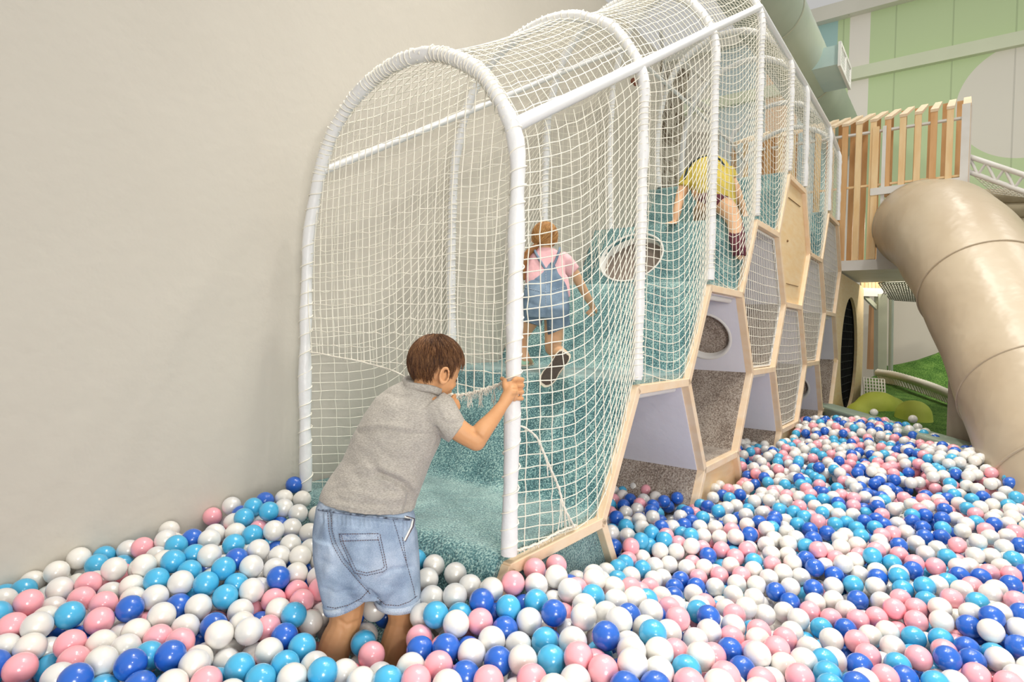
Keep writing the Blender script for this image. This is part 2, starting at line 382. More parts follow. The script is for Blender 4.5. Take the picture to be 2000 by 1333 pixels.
        # points between A and Bq lie on the two sides already
hb.add([rp(*q) for q in ringp] + [rp(q[0], q[1], True) for q in ringp], [(j, (j+1) % NN, NN+(j+1) % NN, NN+j) for j in range(NN)])
hb.obj('carpet_riser', M['teal'], block)
ht = MB(); nrm = Vector(((a1-a0).y, -(a1-a0).x)).normalized()
def tubept(j, dep, rsc=1.0):
    s = sc_ + hr*rsc/Ls*math.sin(2*PI*j/NN); w = hw_ + .27*rsc*math.cos(2*PI*j/NN); q = a0.lerp(a1, s); return G(q.x+nrm.x*dep, w, q.y+nrm.y*dep)
rings = [[tubept(j, dd, rs) for j in range(NN)] for dd, rs in ((-.003, 1.05), (-.008, 1.02), (-.003, .99), (.13, .97))]
vv = [p for r_ in rings for p in r_]
ht.add(vv, [(i*NN+j, i*NN+(j+1) % NN, (i+1)*NN+(j+1) % NN, (i+1)*NN+j) for i in range(3) for j in range(NN)], 0, True)
ht.obj('hole_lining', M['whitefab'], block)
hd = MB(); hd.add([tubept(j, .105, .99) for j in range(NN)] + [tubept(j, .125, .99) for j in range(NN)], [tuple(range(NN))] + [(j, (j+1) % NN, NN+(j+1) % NN, NN+j) for j in range(NN)]); hd.obj('hole_back_panel', mat('taupe_felt', '#8f8177', .95, c2='#867970', nscale=40), block)
def net_grid(mb_, poly, w, su, sz, r, wig=.0, seed=0):
    """straight strands over a (u,z) polygon, clipped to it"""
    R_ = random.Random(seed)
    def cross(fix, horizontal):
        xs = []
        n = len(poly)
        for i in range(n):
            a, b = poly[i], poly[(i+1) % n]
            av, bv = (a[1], b[1]) if horizontal else (a[0], b[0]); ao, bo = (a[0], b[0]) if horizontal else (a[1], b[1])
            if (av-fix)*(bv-fix) < 0: xs.append(ao + (bo-ao)*(fix-av)/(bv-av))
        return sorted(xs)
    us = [p[0] for p in poly]; zs = [p[1] for p in poly]
    u = min(us)+su*.6
    while u < max(us):
        x = cross(u, False)
        if len(x) >= 2: mb_.tube([G(u + R_.uniform(-1, 1)*wig, w, x[0]), G(u, w-.004, (x[0]+x[-1])/2), G(u + R_.uniform(-1, 1)*wig, w, x[-1])], r, 4, caps=False)
        u += su
    z = min(zs)+sz*.6
    while z < max(zs):
        x = cross(z, True)
        if len(x) >= 2: mb_.tube([G(x[0], w, z+.0), G((x[0]+x[-1])/2, w-.004, z-.012), G(x[-1], w, z+.0)], r, 4, caps=False)
        z += sz
DW = 1.22
for (k, c), kind in CELLS.items():
    hx = hexp(k, c)
    ins = inset(hx, .012)
    if kind in ('teal', 'ply', 'door'):
        pl = clipz(inset(hx, .022)); b = MB()
        b.prism([G(p[0], .02, p[1]) for p in pl], G(0, .02, 0)-G(0, 0, 0))
        if kind == 'door':
            o = b.obj('plywood_door', M['ply'], block)
            g = MB()
            for (x1, y1, x2, y2) in ((1540, 386, 1563, 404), (1536, 554, 1559, 560)):
                g.beam(G(*[onw(x1, y1, .016)[0], .016, onw(x1, y1, .016)[1]]), G(*[onw(x2, y2, .016)[0], .016, onw(x2, y2, .016)[1]]),   .0028, .002)
            hh = onw(1537.5, 471, .018); g.sph(G(hh[0], .018, hh[1]), .012)
            s = g.obj('slot', mat('slot_brown', '#8a6b45', .8, c2='#7d5f3c', nscale=20), o); s.location = (0, 0, 0)
        else: b.obj('plywood_kickboard' if kind == 'ply' else 'carpet_front', M['ply'] if kind == 'ply' else M['teal'], block)
        if kind == 'ply':     # raised rail
            pass
        continue
    # inner lining of the cell: fabric above the waist of the hexagon, carpet below
    o1 = inset(hx, .016); i1 = inset(hx, .034)
    if kind != 'net':
        i1 = inset(hx, .03)
    for nm, mt, idx in (('fabric_lining', M['lilac'], [0, 1, 2]), ('carpet_lining', M['grey'], [3, 4, 5])):
        b = MB()
        for e in idx:
            if kind == 'hole' and e == 2: continue
            if (k, c) == (3, 2) and e == 0: continue
            pa, pb, pc, pd = o1[e], o1[(e+1) % 6], i1[(e+1) % 6], i1[e]
            q = clipz([pa, pb, pc, pd])
            if len(q) >= 3: b.prism([G(p[0], .03, p[1]) for p in q], G(0, DW-.03, 0)-G(0, 0, 0))
        if b.v: b.obj(nm, mt, block)
    bp_ = clipz(i1); b = MB(); b.prism([G(p[0], DW-.05, p[1]) for p in bp_], G(0, .03, 0)-G(0, 0, 0)); b.obj('cell_back', M['grey'] if kind == 'net' else M['lilac'], block)
    if kind in ('open', 'hole'):
        b = MB(); b.tube([G(i1[1][0]+.02, .07, i1[1][1]-.012), G(i1[2][0]-.02, .07, i1[2][1]-.012)], .020, 10); b.obj('rolled_fabric_edge', M['whitefab'], block)
    if kind == 'hole':   # upper right panel with a round crawl hole and its fabric tube
        A, Bz = Vector(i1[2]), Vector(i1[3]); Oa, Ob = Vector(o1[2]), Vector(o1[3]); LL = (Bz-A).length
        wc, rr_, sc2 = .30, .185, .50
        def pp(s, w, back=False): q = (Oa.lerp(Ob, s) if back else A.lerp(Bz, s)); return G(q.x, w, q.y)
        rg = [(sc2 + rr_/LL*math.sin(2*PI*j/NN), wc + rr_*math.cos(2*PI*j/NN)) for j in range(NN)]
        def oo(s, w):
            ds, dw = s-sc2, w-wc; t = 1e9
            if ds > 1e-6: t = min(t, (1-sc2)/ds)
            if ds < -1e-6: t = min(t, (0-sc2)/ds)
            if dw > 1e-6: t = min(t, (DW-wc)/dw)
            if dw < -1e-6: t = min(t, (.03-wc)/dw)
            return (sc2+ds*t, wc+dw*t)
        og = [oo(*q) for q in rg]; b = MB()
        for bk in (False, True):
            b.add([pp(*q, bk) for q in rg] + [pp(*q, bk) for q in og], fsq)
            for cs, cw in ((0, .03), (1, .03), (1, DW), (0, DW)):
                js = sorted(range(NN), key=lambda j: (og[j][0]-cs)**2*LL*LL + (og[j][1]-cw)**2)
                Aj = [j for j in js if abs(og[j][0]-cs) < 1e-4][0]; Bj = [j for j in js if abs(og[j][1]-cw) < 1e-4][0]
                b.add([pp(*og[Aj], bk), pp(cs, cw, bk), pp(*og[Bj], bk)], [(0, 1, 2)])
        b.obj('fabric_panel_with_hole', M['lilac'], block)
        nn = Vector(((Bz-A).y, -(Bz-A).x)).normalized()
        if nn.x < 0: nn = -nn
        b = MB(); rg3 = []
        for dd, rs in ((-.006, 1.12), (-.012, 1.05), (0, .98), (.09, .95), (.22, .95)):
            rg3.append([G(*(lambda q: (q.x+nn.x*dd, wc + rr_*rs*math.cos(2*PI*j/NN), q.y+nn.y*dd))(A.lerp(Bz, sc2 + rr_*rs/LL*math.sin(2*PI*j/NN)))) for j in range(NN)])
        vv = [p for r_ in rg3 for p in r_]
        b.add(vv, [(i*NN+j, i*NN+(j+1) % NN, (i+1)*NN+(j+1) % NN, (i+1)*NN+j) for i in range(4) for j in range(NN)], 0, True); b.obj('hole_lining', M['whitefab'], block)
    if kind == 'net':
        b = MB(); net_grid(b, inset(hx, .03), .022, .052, .07, .0028, .002, k*10+c); b.obj('cell_net', M['cord'], block)
        e_ = inset(hx, .05); b = MB()
        for i in range(6):
            pa, pb = inset(hx, .036)[i], inset(hx, .036)[(i+1) % 6]; b.tube([G(pa[0], .03, pa[1]), G(pb[0], .03, pb[1])], .011, 6)
        b.obj('net_border', M['whitefab'], block)
# end panel with the tall round opening
HC = onw(1661, 688, 0); RH = .80
hc = (8.42, zv(0)+.62); ep = [(7.02, 0), (7.0, zv(0)), (7+BW, zv(1)), (7, zv(2)), (7+BW, zv(3)), (9.75, zv(3)-.02), (9.95, zv(1)), (9.75, 0)]
b = MB(); NE = 48
for wv, flip in ((.0, 0), (.04, 1)):
    inn = [(hc[0]+RH*math.cos(2*PI*j/NE), hc[1]+RH*1.03*math.sin(2*PI*j/NE)) for j in range(NE)]
    out = []
    for j in range(NE):
        dx, dz = math.cos(2*PI*j/NE), math.sin(2*PI*j/NE); best = 1e9
        for i in range(len(ep)):
            p, q = ep[i], ep[(i+1) % len(ep)]; ex, ez = q[0]-p[0], q[1]-p[1]; den = dx*ez-dz*ex
            if abs(den) < 1e-9: continue
            t = ((p[0]-hc[0])*ez-(p[1]-hc[1])*ex)/den; s_ = ((p[0]-hc[0])*dz-(p[1]-hc[1])*dx)/den
            if t > 0 and -1e-6 <= s_ <= 1+1e-6: best = min(best, t)
        out.append((hc[0]+dx*best, hc[1]+dz*best))
    b.add([G(p[0], wv, p[1]) for p in inn] + [G(p[0], wv, p[1]) for p in out], [(j, (j+1) % NE, NE+(j+1) % NE, NE+j) for j in range(NE)])
    if not flip: base_in, base_out = inn, out
for lst in (base_in, base_out): b.add([G(p[0], 0, p[1]) for p in lst] + [G(p[0], .04, p[1]) for p in lst], [(j, (j+1) % NE, NE+(j+1) % NE, NE+j) for j in range(NE)])
b.obj('round_opening_panel', M['ply'], block)
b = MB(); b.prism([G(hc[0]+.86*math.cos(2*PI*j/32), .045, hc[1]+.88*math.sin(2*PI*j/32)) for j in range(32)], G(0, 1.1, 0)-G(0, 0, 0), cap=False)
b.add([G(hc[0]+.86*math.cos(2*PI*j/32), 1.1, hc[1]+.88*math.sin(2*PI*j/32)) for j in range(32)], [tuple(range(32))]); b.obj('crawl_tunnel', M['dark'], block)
b = MB()
for i in range(-7, 8):
    x = i*.11; hgt = math.sqrt(max(0, .8**2-x*x)); b.tube([G(hc[0]+x, .06, hc[1]-hgt), G(hc[0]+x, .06, hc[1]+hgt)], .006, 4); b.tube([G(hc[0]-hgt, .06, hc[1]+x), G(hc[0]+hgt, .06, hc[1]+x)], .006, 4)
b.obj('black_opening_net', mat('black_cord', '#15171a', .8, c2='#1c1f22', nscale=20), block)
# ================= net tunnel over the steps
tun = empty('net_climbing_tunnel', G(3.5, .6, zv(0)), 'white net tunnel on padded hoops climbing over the teal carpet steps', 'play tunnel')
HP = [(0.003, -.27), (.004, -.12), (.033, 0), (.106, .126), (.207, .242), (.393, .345), (.565, .376), (.737, .357), (.922, .284), (1.066, .163), (1.150, .014), (1.215, -.195), (1.244, -.39)]
HO = [(BW, zv(0)+.05, .720), (1+BW, zv(1)+.05, 1.304), (2+BW, zv(2)+.05, 1.896), (3+BW, zv(3)+.05, 2.48), (4+BW, zv(4)+.05, 2.48), (5, zv(4)+.05, 2.48), (6+BW, zv(4)+.05, 2.46), (7, zv(4)+.05, 2.36)]
def hoop_pts(i, n=64, swell=True):
    u, zb, j = HO[i]; j += CH
    pts = [Vector((.0, zb, 0)), Vector((.0, (zb+j-.27)/2, 0))] + [Vector((w, j+dz, 0)) for w, dz in HP] + [Vector((1.248, (zb+j-.39)/2, 0)), Vector((1.222, zb, 0))]
    if j-.39 < zb+.1: pts = [p for p in pts if p.y >= zb-.001]; pts = sorted(pts, key=lambda p: 0) 
    sp = spline(pts, 8); L_ = [0]
    for a, c in zip(sp, sp[1:]): L_.append(L_[-1] + (c-a).length)
    out = []
    for q in range(n):
        t = L_[-1]*q/(n-1); k = 0
        while k < len(L_)-2 and L_[k+1] < t: k += 1
        out.append(sp[k].lerp(sp[k+1], (t-L_[k])/max(1e-9, L_[k+1]-L_[k])))
    return [(p.x, p.y) for p in out], u
HOOPS = []
for i in range(8):
    pts, u = hoop_pts(i, 90); HOOPS.append((pts, u)); R_ = random.Random(i)
    b = MB(); nz = [R_.uniform(-.002, .003) for _ in pts]; b.tube([G(u, w, z) for w, z in pts], lambda q: .027 + nz[q] + .002*math.sin(q*.9+i), 12)
    ho = b.obj('hoop', M['pipe'], tun)
    # cord lashed around the hoop
    if i < 5:
        pf = spline([Vector((w, z, 0)) for w, z in pts], 8); b = MB(); path = []; tot = 0; ang = 0
        for a, c in zip(pf, pf[1:]):
            d = (c-a).length; tot += d; seg = a.y > (zv(0) if i else HO[0][2]+CH+.02)
            ang += d/(.034 if i else (.022 if a.y > HO[0][2]+CH-.02 else .075))*2*PI*(1+.25*math.sin(tot*11))
            t3 = (G(u, c.x, c.y)-G(u, a.x, a.y)).normalized(); n1 = Vector((UD[0], UD[1], 0)); n2 = t3.cross(n1)
            path.append((G(u, a.x, a.y), n1, n2, ang))
        for cpath in range(1):
            pts3 = []; last = 0
            for (p_, n1, n2, an), (p2, _, _, an2) in zip(path, path[1:]):
                steps = max(1, int((an2-an)/.7))
                for s_ in range(steps):
                    t = s_/steps; A_ = an + (an2-an)*t; pts3.append(p_.lerp(p2, t) + (n1*math.cos(A_) + n2*math.sin(A_))*(.0305+.002*math.sin(A_*1.7)))
            b.tube(pts3, .0028, 4, caps=False)
        lo = b.obj('lashing_cord', M['cord'], ho); lo.location = (0, 0, 0)
JR = [G(HO[i][0], .025, HO[i][2]+CH) for i in range(8)]; JL = [G(HO[i][0], 1.135, HO[i][2]+CH+.0) for i in range(8)]
for i in range(7):
    for J, rad in ((JR, .026), (JL, .018)):
        b = MB(); b.tube([J[i].lerp(J[i+1], t/8) for t in range(9)], rad, 12); b.obj('rail', M['pipeshiny'] if J is JR else M['pipe'], tun)
b = MB(); b.sph(P(1237, 158, 2.86), .014); b.sph(P(1241, 164, 2.86), .010); b.obj('brown_clip', M['red'], tun)
def arc_part(i, lo, hi, n):
    """points of hoop i between fractions lo..hi chosen by predicate on the outline"""
    pts, u = HOOPS[i]; idx = np.linspace(lo, hi, n); out = []
    for x in idx: k = int(min(len(pts)-2, max(0, math.floor(x)))); t = x-k; a, c = pts[k], pts[k+1]; out.append((a[0]+(c[0]-a[0])*t, a[1]+(c[1]-a[1])*t))
    return [G(u, w, z) for w, z in out]
def jidx(i, left=False):
    pts, u = HOOPS[i]; j = HO[i][2]+CH; best = min(range(len(pts)), key=lambda k: abs(pts[k][1]-j) + (0 if (pts[k][0] > .6) == left else 9)); return best
def coons(bot, top, lef, rig, nu, nv):
    """bot, top: lists of nu+1 points; lef, rig: lists of nv+1 points"""
    S = [[None]*(nu+1) for _ in range(nv+1)]
    for j in range(nv+1):
        v = j/nv
        for i in range(nu+1):
            u = i/nu
            S[j][i] = (bot[i]*(1-v) + top[i]*v) + (lef[j]*(1-u) + rig[j]*u) - ((bot[0]*(1-u) + bot[-1]*u)*(1-v) + (top[0]*(1-u)+top[-1]*u)*v)
    return S
def resample(pts, n):
    pts = [Vector(p) for p in pts]; L_ = [0]
    for a, c in zip(pts, pts[1:]): L_.append(L_[-1]+(c-a).length)
    out = []; k = 0
    for q in range(n+1):
        t = L_[-1]*q/n
        while k < len(L_)-2 and L_[k+1] < t: k += 1
        out.append(pts[k].lerp(pts[k+1], (t-L_[k])/max(1e-9, L_[k+1]-L_[k])))
    return out
def net_surface(b, S, du, dv, r, sag=0, skip=None, jit=0.0, seed=0):
    R_ = random.Random(seed); nv, nu = len(S)-1, len(S[0])-1
    def at(u, v):
        x, y = u*nu, v*nv; i = min(nu-1, int(x)); j = min(nv-1, int(y)); a, c = x-i, y-j
        p = (S[j][i]*(1-a)+S[j][i+1]*a)*(1-c) + (S[j+1][i]*(1-a)+S[j+1][i+1]*a)*c
        return p + Vector((0, 0, -sag*4*u*(1-u)))
    W_ = np.mean([(S[j][0]-S[j][-1]).length for j in range(0, nv+1, 4)]); Hn = np.mean([sum((S[j+1][i]-S[j][i]).length for j in range(nv)) for i in (0, nu//2, nu)])
    ncu = max(2, int(round(W_/du))); ncv = max(2, int(round(Hn/dv)))
    J = {}
    def node(a, c):
        if (a, c) not in J:
            e = 0 if (a in (0, ncu) or c in (0, ncv)) else jit
            J[(a, c)] = at(min(1, max(0, a/ncu + R_.uniform(-e, e)/ncu)), min(1, max(0, c/ncv + R_.uniform(-e, e)/ncv)))
        return J[(a, c)]
    for a in range(1, ncu): b.tube([node(a, c) for c in range(ncv+1)], r, 4, caps=False)
    for c in range(1, ncv): b.tube([node(a, c) for a in range(ncu+1)], r, 4, caps=False)
for i in range(7):
    jr0, jr1 = jidx(i), jidx(i+1); jl0, jl1 = jidx(i, True), jidx(i+1, True); n0, n1 = len(HOOPS[i][0])-1, len(HOOPS[i+1][0])-1
    u0, u1 = HO[i][0], HO[i+1][0]
    mid = [p for p in up if u0+.01 < p[0] < u1-.01]
    mid = [(p[0], p[1]+.005) for p in mid]
    # right side
    for side, w in (('R', .0), ('L', 1.24)):
        zb0, zb1 = HO[i][1], HO[i+1][1]
        bot = resample(spline([G(u0, w, zb0)] + [G(p[0], w, p[1]) for p in mid] + [G(u1, w, zb1)], 4) if mid else [G(u0, w, zb0), G(u1, w, zb1)], 20)
        J = JR if side == 'R' else JL
        top = resample([J[i], J[i+1]], 20)
        lef = arc_part(i, 0, jr0, 25) if side == 'R' else arc_part(i, n0, jl0, 25); rig = arc_part(i+1, 0, jr1, 25) if side == 'R' else arc_part(i+1, n1, jl1, 25)
        S = coons(bot, top, lef, rig, 20, 24)
        b = MB(); net_surface(b, S, .076, .046, .0022 if side == 'R' else .0018, sag=.045, jit=.07, seed=i)
        b.obj('side_net', M['cord'], tun)
    lef = arc_part(i, jr0, jl0, 31); rig = arc_part(i+1, jr1, jl1, 31)
    S = coons(resample([lef[0], rig[0]], 16), resample([lef[-1], rig[-1]], 16), lef, rig, 16, 30)
    b = MB(); net_surface(b, S, .062, .062, .0021, sag=.03, jit=.10, seed=50+i); b.obj('roof_net', M['cord'], tun)
# entrance net: hangs in the first hoop down to a frayed rope edge
pts0, uu0 = HOOPS[0]
edge = [onu(x, y, BW+.01) for x, y in ((603, 688), (640, 694), (700, 706), (760, 722), (820, 752), (862, 768), (900, 772), (935, 764), (965, 755), (996, 742))]
es = [Vector((a, c, 0)) for a, c in edge]; es = spline(es, 6)
def edge_z(w):
    for a, c in zip(es, es[1:]):
        if (a.x-w)*(c.x-w) <= 0: return a.y + (c.y-a.y)*(w-a.x)/(c.x-a.x if abs(c.x-a.x) > 1e-9 else 1)
    return es[0].y if w > 1 else es[-1].y
def top_z(w):
    z = -1
    for a, c in zip(pts0, pts0[1:]):
        if (a[0]-w)*(c[0]-w) <= 0 and abs(c[0]-a[0]) > 1e-6: z = max(z, a[1] + (c[1]-a[1])*(w-a[0])/(c[0]-a[0]))
    return z
b = MB(); R_ = random.Random(3); ws = [.03 + q*.0445 for q in range(28)]; cols_ = []
for q, w in enumerate(ws):
    wb_ = .06 + (w-.03)*.96; zt = top_z(w); zb_ = edge_z(wb_)
    if zt < 0: continue
    line = []
    for s_ in range(13):
        t = s_/12; ww = w + (wb_-w)*t + R_.uniform(-.003, .003); line.append(G(BW + .012 - .02*math.sin(PI*t), ww, zt + (zb_-zt)*t))
    b.tube(line, .0022, 4, caps=False); cols_.append((line, zt, zb_))
for hz in np.arange(edge_z(.6)-.02, 1.06+CH, .062):
    seg = []
    for line, zt, zb_ in cols_:
        if zb_ < hz < zt:
            t = (zt-hz)/(zt-zb_)*12; k_ = min(11, int(t)); seg.append(line[k_].lerp(line[k_+1], t-k_) + Vector((0, 0, R_.uniform(-.008, .004))))
        else:
            if len(seg) > 1: b.tube(seg, .0017, 4, caps=False)
            seg = []
    if len(seg) > 1: b.tube(seg, .0017, 4, caps=False)
b.obj('entrance_net', M['cord'], tun)
def fuzzy(b, pts, r, seed=0, tuft=.02, n=120):
    R_ = random.Random(seed); P_ = resample(pts, max(20, int(n/3))); ph = 0
    for s_ in range(2): b.tube([p + Vector((math.sin(k*1.3+s_*PI)*r*.6, math.cos(k*1.3+s_*PI)*r*.6, math.sin(k*.9)*r*.3)) for k, p in enumerate(P_)], r*.75, 6)
    for _ in range(n):
        k = R_.randrange(len(P_)-1); p = P_[k]; d = Vector((R_.gauss(0, 1), R_.gauss(0, 1), R_.gauss(-.5, 1))).normalized()
        b.tube([p, p + d*tuft*.6, p + d*tuft + Vector((0, 0, -tuft*.4))], .0008, 3, caps=False)
b = MB(); ee = [G(BW+.01, p.x, p.y) for p in es]; fuzzy(b, ee[:len(ee)//2], .004, 1, .008, 60); fuzzy(b, ee[len(ee)//2:], .0065, 2, .02, 260)
for (x, y) in ((940, 775), (965, 772), (918, 778)):
    for s_ in range(10):
        p = P(x, y-8, 2.2); b.tube([p, p + Vector((rnd.uniform(-.01, .01), 0, -.025)), p + Vector((rnd.uniform(-.012, .012), 0, -.05+rnd.uniform(-.01, .01)))], .0012, 3, caps=False)
b.obj('frayed_rope_edge', M['rope'], tun)
# rope-bound gap in the first side net
gp = [onw(x, y, -.012) for x, y in ((1008, 832), (1030, 838), (1050, 858), (1062, 885), (1075, 915), (1090, 950), (1100, 985), (1112, 1012), (1122, 1030))]
b = MB(); gl = spline([G(p[0], -.012, p[1]) for p in gp], 5); fuzzy(b, gl, .0042, 5, .008, 120)
for x1, y1, x2, y2 in ((1093, 950, 1097, 1030), (1097, 970, 1106, 1034), (1098, 985, 1113, 1028), (1094, 975, 1090, 1036), (1062, 885, 1070, 930)):
    a, c = onw(x1, y1, -.012), onw(x2, y2, -.012); b.tube([G(a[0], -.012, a[1]), G((a[0]+c[0])/2+.006, -.014, (a[1]+c[1])/2), G(c[0], -.012, c[1])], .0022, 5)
b.obj('mending_rope', M['rope'], tun)
bb = [onw(x, y, -.008) for x, y in ((1002, 1078), (1030, 1070), (1060, 1058), (1090, 1040), (1125, 1026), (1160, 1012), (1176, 1000))]
b = MB(); fuzzy(b, spline([G(p[0], -.008, p[1]) for p in bb[:5]], 4), .0055, 8, .012, 160); b.obj('net_bottom_rope', M['rope'], tun)
# ================= slatted tower at the end of the frame
UT = 7.42
tower = empty('slatted_wooden_tower', G(UT, -.1, 0), 'tall play tower of upright pine slats on a white deck', 'play tower')
zt_, zdk = 2.79+CH, 1.02+CH
def slat(b, u, w, z0, z1, wd=.034, th=.018, mi=0, lean=0): b.beam(G(u, w, z0), G(u+lean, w, z1), wd, th, side=WD, mi=mi)
ws_ = [1.42 - i*.157 for i in range(18)]; TW = -1.27
for i, w in enumerate(ws_):
    zlo = zdk if w > -.36 else 1.80+CH
    b = MB(); slat(b, UT, w, zlo, zt_); b.obj('upright_slat', M['pine'] if i % 3 else M['pinedark'], tower, bevel=.003)
    b = MB(); b.beam(G(UT-.03, w, zt_-.01), G(UT+1.3, w, zt_+.50), .04, .018, side=WD); b.obj('roof_slat', M['pinetop'], tower, bevel=.003)
for i, w in enumerate([1.34 - i*.157 for i in range(17)]):
    b = MB(); slat(b, UT+1.25, w, zdk, zt_+.46, lean=-.0); b.obj('upright_slat', M['pinedark'], tower)
for i in range(5):
    b = MB(); b.beam(G(UT+.2, -.30+i*.012, zdk), G(UT+.2+i*.17, -.30+i*.012, zt_+.02+i*.06), .03, .012, side=UD); 
    if i < 4: b.obj('inner_slat', M['pinedark'], tower)
b = MB()
b.beam(G(UT+.03, 1.5, zt_-.14), G(UT+.03, TW, zt_-.14), .03, .012); b.obj('rail_board', M['whitewood'], tower)
b = MB(); b.beam(G(UT+.03, 1.5, zt_-.82), G(UT+.03, TW, zt_-.82), .02, .012); b.obj('rail_board', M['pine'], tower)
b = MB(); b.beam(G(UT-.02, TW+.03, 1.62+CH), G(UT-.02, TW+.03, zt_), .04, .03, side=WD); b.beam(G(UT+.03, TW-.02, 1.75+CH), G(UT+.03, TW-.02, zt_), .008, .03, side=WD); b.obj('corner_post', M['whitewood'], tower)
for uu in (UT+1.3,):
    b = MB(); b.beam(G(uu, TW+.03, 1.0+CH), G(uu, TW+.03, zt_+.4), .04, .04, side=WD); b.obj('corner_post', M['whitewood'], tower)
b = MB(); b.beam(G(UT-.04, -.30, 1.87+CH), G(UT-.04, TW, 1.89+CH), .045, .018, side=(0, 0, 1)); b.obj('slide_lintel', M['whitewood'], tower)
b = MB(); b.beam(G(UT-.03, -.34, zdk), G(UT-.03, -.34, zt_-.1), .035, .02, side=WD); b.obj('upright_slat', M['pine'], tower)
b = MB(); b.beam(G(UT-.01, -.43, zdk+.2), G(UT-.01, -.43, zt_-.1), .02, .02, side=WD); b.obj('door_post', M['whitewood'], tower)
b = MB(); b.box(G(UT+.9, .1, .95+CH), WD*1.45, UD*.95, (0, 0, .065)); b.obj('deck', M['whitewood'], tower)
b = MB(); b.box(G(UT-.02, -.75, 1.16+CH), WD*.36, UD*.02, (0, 0, .26)); b.obj('slide_skirt', M['whitewood'], tower)
b = MB(); b.box(G(UT+.7, -.9, .97+CH), WD*.5, UD*.7, (0, 0, .05)); b.obj('deck', M['whitewood'], tower)
for uu, w in ((UT+1.75, -1.2),):
    b = MB(); b.tube([G(uu, w, 0), G(uu, w, .9+CH)], .05, 10); b.obj('deck_post', M['steelg'], tower)
# ================= tube slide
slide = empty('tube_slide', P(1790, 600, 6.2) * 1.0, 'wide beige vinyl tube slide curving down into the ball pit', 'slide')
cen = [(1800, 440, 7.35, .54), (1822, 444, 6.9, .55), (1852, 464, 6.35, .545), (1898, 525, 5.75, .53), (1962, 640, 5.05, .505), (2030, 775, 4.4, .50), (2106, 925, 3.8, .50), (2190, 1080, 3.35, .50)]
cp3 = spline([P(x, y, Yd) for x, y, Yd, _ in cen], 10); cr3 = [v.x for v in spline([(r, 0, 0) for *_, r in cen], 10)]
b = MB(); NR = 40; b.tube(cp3, lambda i: cr3[i]*(1 + .012*math.sin(i*.55)), NR, 0, caps=False)
# inner wall gives the tube its thickness
b.tube([p for p in cp3], lambda i: cr3[i]*.96, NR, 0, caps=False)
so = b.obj('slide_tube', M['vinyl'], slide)
so.modifiers.new('sub', 'SUBSURF').render_levels = 1
for t in (2, 34, 50, 62):
    b = MB(); p = cp3[t]; d = (cp3[min(len(cp3)-1, t+1)]-cp3[t-1]).normalized(); n1 = d.orthogonal().normalized(); n2 = d.cross(n1)
    b.tube([p + (n1*math.cos(a) + n2*math.sin(a))*(cr3[t]*1.004) for a in [2*PI*k/60 for k in range(60)]], .010, 6, closed=True); b.obj('slide_seam', M['vinyl'], slide)
b = MB()
for k in range(26):
    t = 61 + k; 
    if t >= len(cp3)-1: break
    p = cp3[t]; d = (cp3[t+1]-cp3[t-1]).normalized(); v = (p - Vector((0, 0, CH))).normalized(); s = d.cross(v).normalized()
    if s.x > 0: s = -s
    q = p + s*cr3[t]*.97; b.tube([q + v*.03, q + s*.025, q - v*.03], .008, 6)
b.obj('slide_lacing', M['rope'], slide)
pb = MB(); pA, pB = onz(1856, 905, .3), onz(1930, 905, .3)
pc = P(1930, 815, 4.9); pb.box((pc.x+.03, pc.y+.1, .56), (.16, .05, 0), (-.06, .17, 0), (0, 0, .60)); pb.obj('support_pillar', M['greybrown'], slide, bevel=.02)
# ================= round duct under the roof, running along the hall
dc = P(1500, 20, 8.0); rD = .43; base = GU(dc)
duct = empty('ventilation_duct', G(9, base[1], base[2]), 'large pale green round air duct hung high above the tunnel', 'duct')
b = MB(); b.tube([G(u, base[1], base[2]) for u in np.linspace(3.0, UB-.2, 60)], lambda i: rD*(1+.006*(i % 2)), 48); b.obj('duct_pipe', M['duct'], duct)
for px, py in ((1513, 18), (1580, 148)):
    s = GU(P(px, py, 8.0 if px < 1550 else 8.0*65/52))[0]
    b = MB(); b.tube([G(s, base[1] + rD*1.01*math.cos(a), base[2] + rD*1.01*math.sin(a)) for a in [2*PI*k/48 for k in range(48)]], .014, 6, closed=True); b.obj('duct_joint', M['steelg'], duct)
wf = base[1]-rD-.20; (ua, za), (uc, zc_) = onw(1637, 106, wf), onw(1657, 147, wf)
print('duct', base, 'outlet', ua, za, uc, zc_)
bu, hu, bz = (ua+uc)/2, abs(uc-ua)/2, za; bx = MB(); bx.box(G(bu, wf+.32, bz), UD*hu, WD*.32, (0, 0, .145)); bo = bx.obj('outlet_box', mat('pale_blue_duct', '#b5cdc9', .45, c2='#bdd2cd', nscale=3), duct)
g = MB(); cc = G(bu, wf-.02, bz)
for dz in (-.16, .16): g.beam(cc - Vector(UD)*(hu+.02) + Vector((0, 0, dz)), cc + Vector(UD)*(hu+.02) + Vector((0, 0, dz)), .02, .02)
for du in (-hu, 0, hu): g.beam(cc + Vector(UD)*du - Vector((0, 0, .16)), cc + Vector(UD)*du + Vector((0, 0, .16)), .02, .02, side=UD)
for k in range(7): g.beam(cc + Vector(UD)*-hu + Vector((0, 0, -.13+k*.043)), cc + Vector(UD)*hu + Vector((0, 0, -.13+k*.043)), .004, .012)
g.obj('outlet_grille', M['metalw'], duct)
# thin hanging cable
b = MB(); q = P(1659, 10, 13); b.tube([q + Vector((0, 0, 1.4)), q - Vector((0, 0, .22))], .012, 6); b.sph(q, .025, 8, 6); tag(b.obj('hanging_cable', M['steelg']), 'thin grey cable hanging in front of the bright skylight', 'cable')
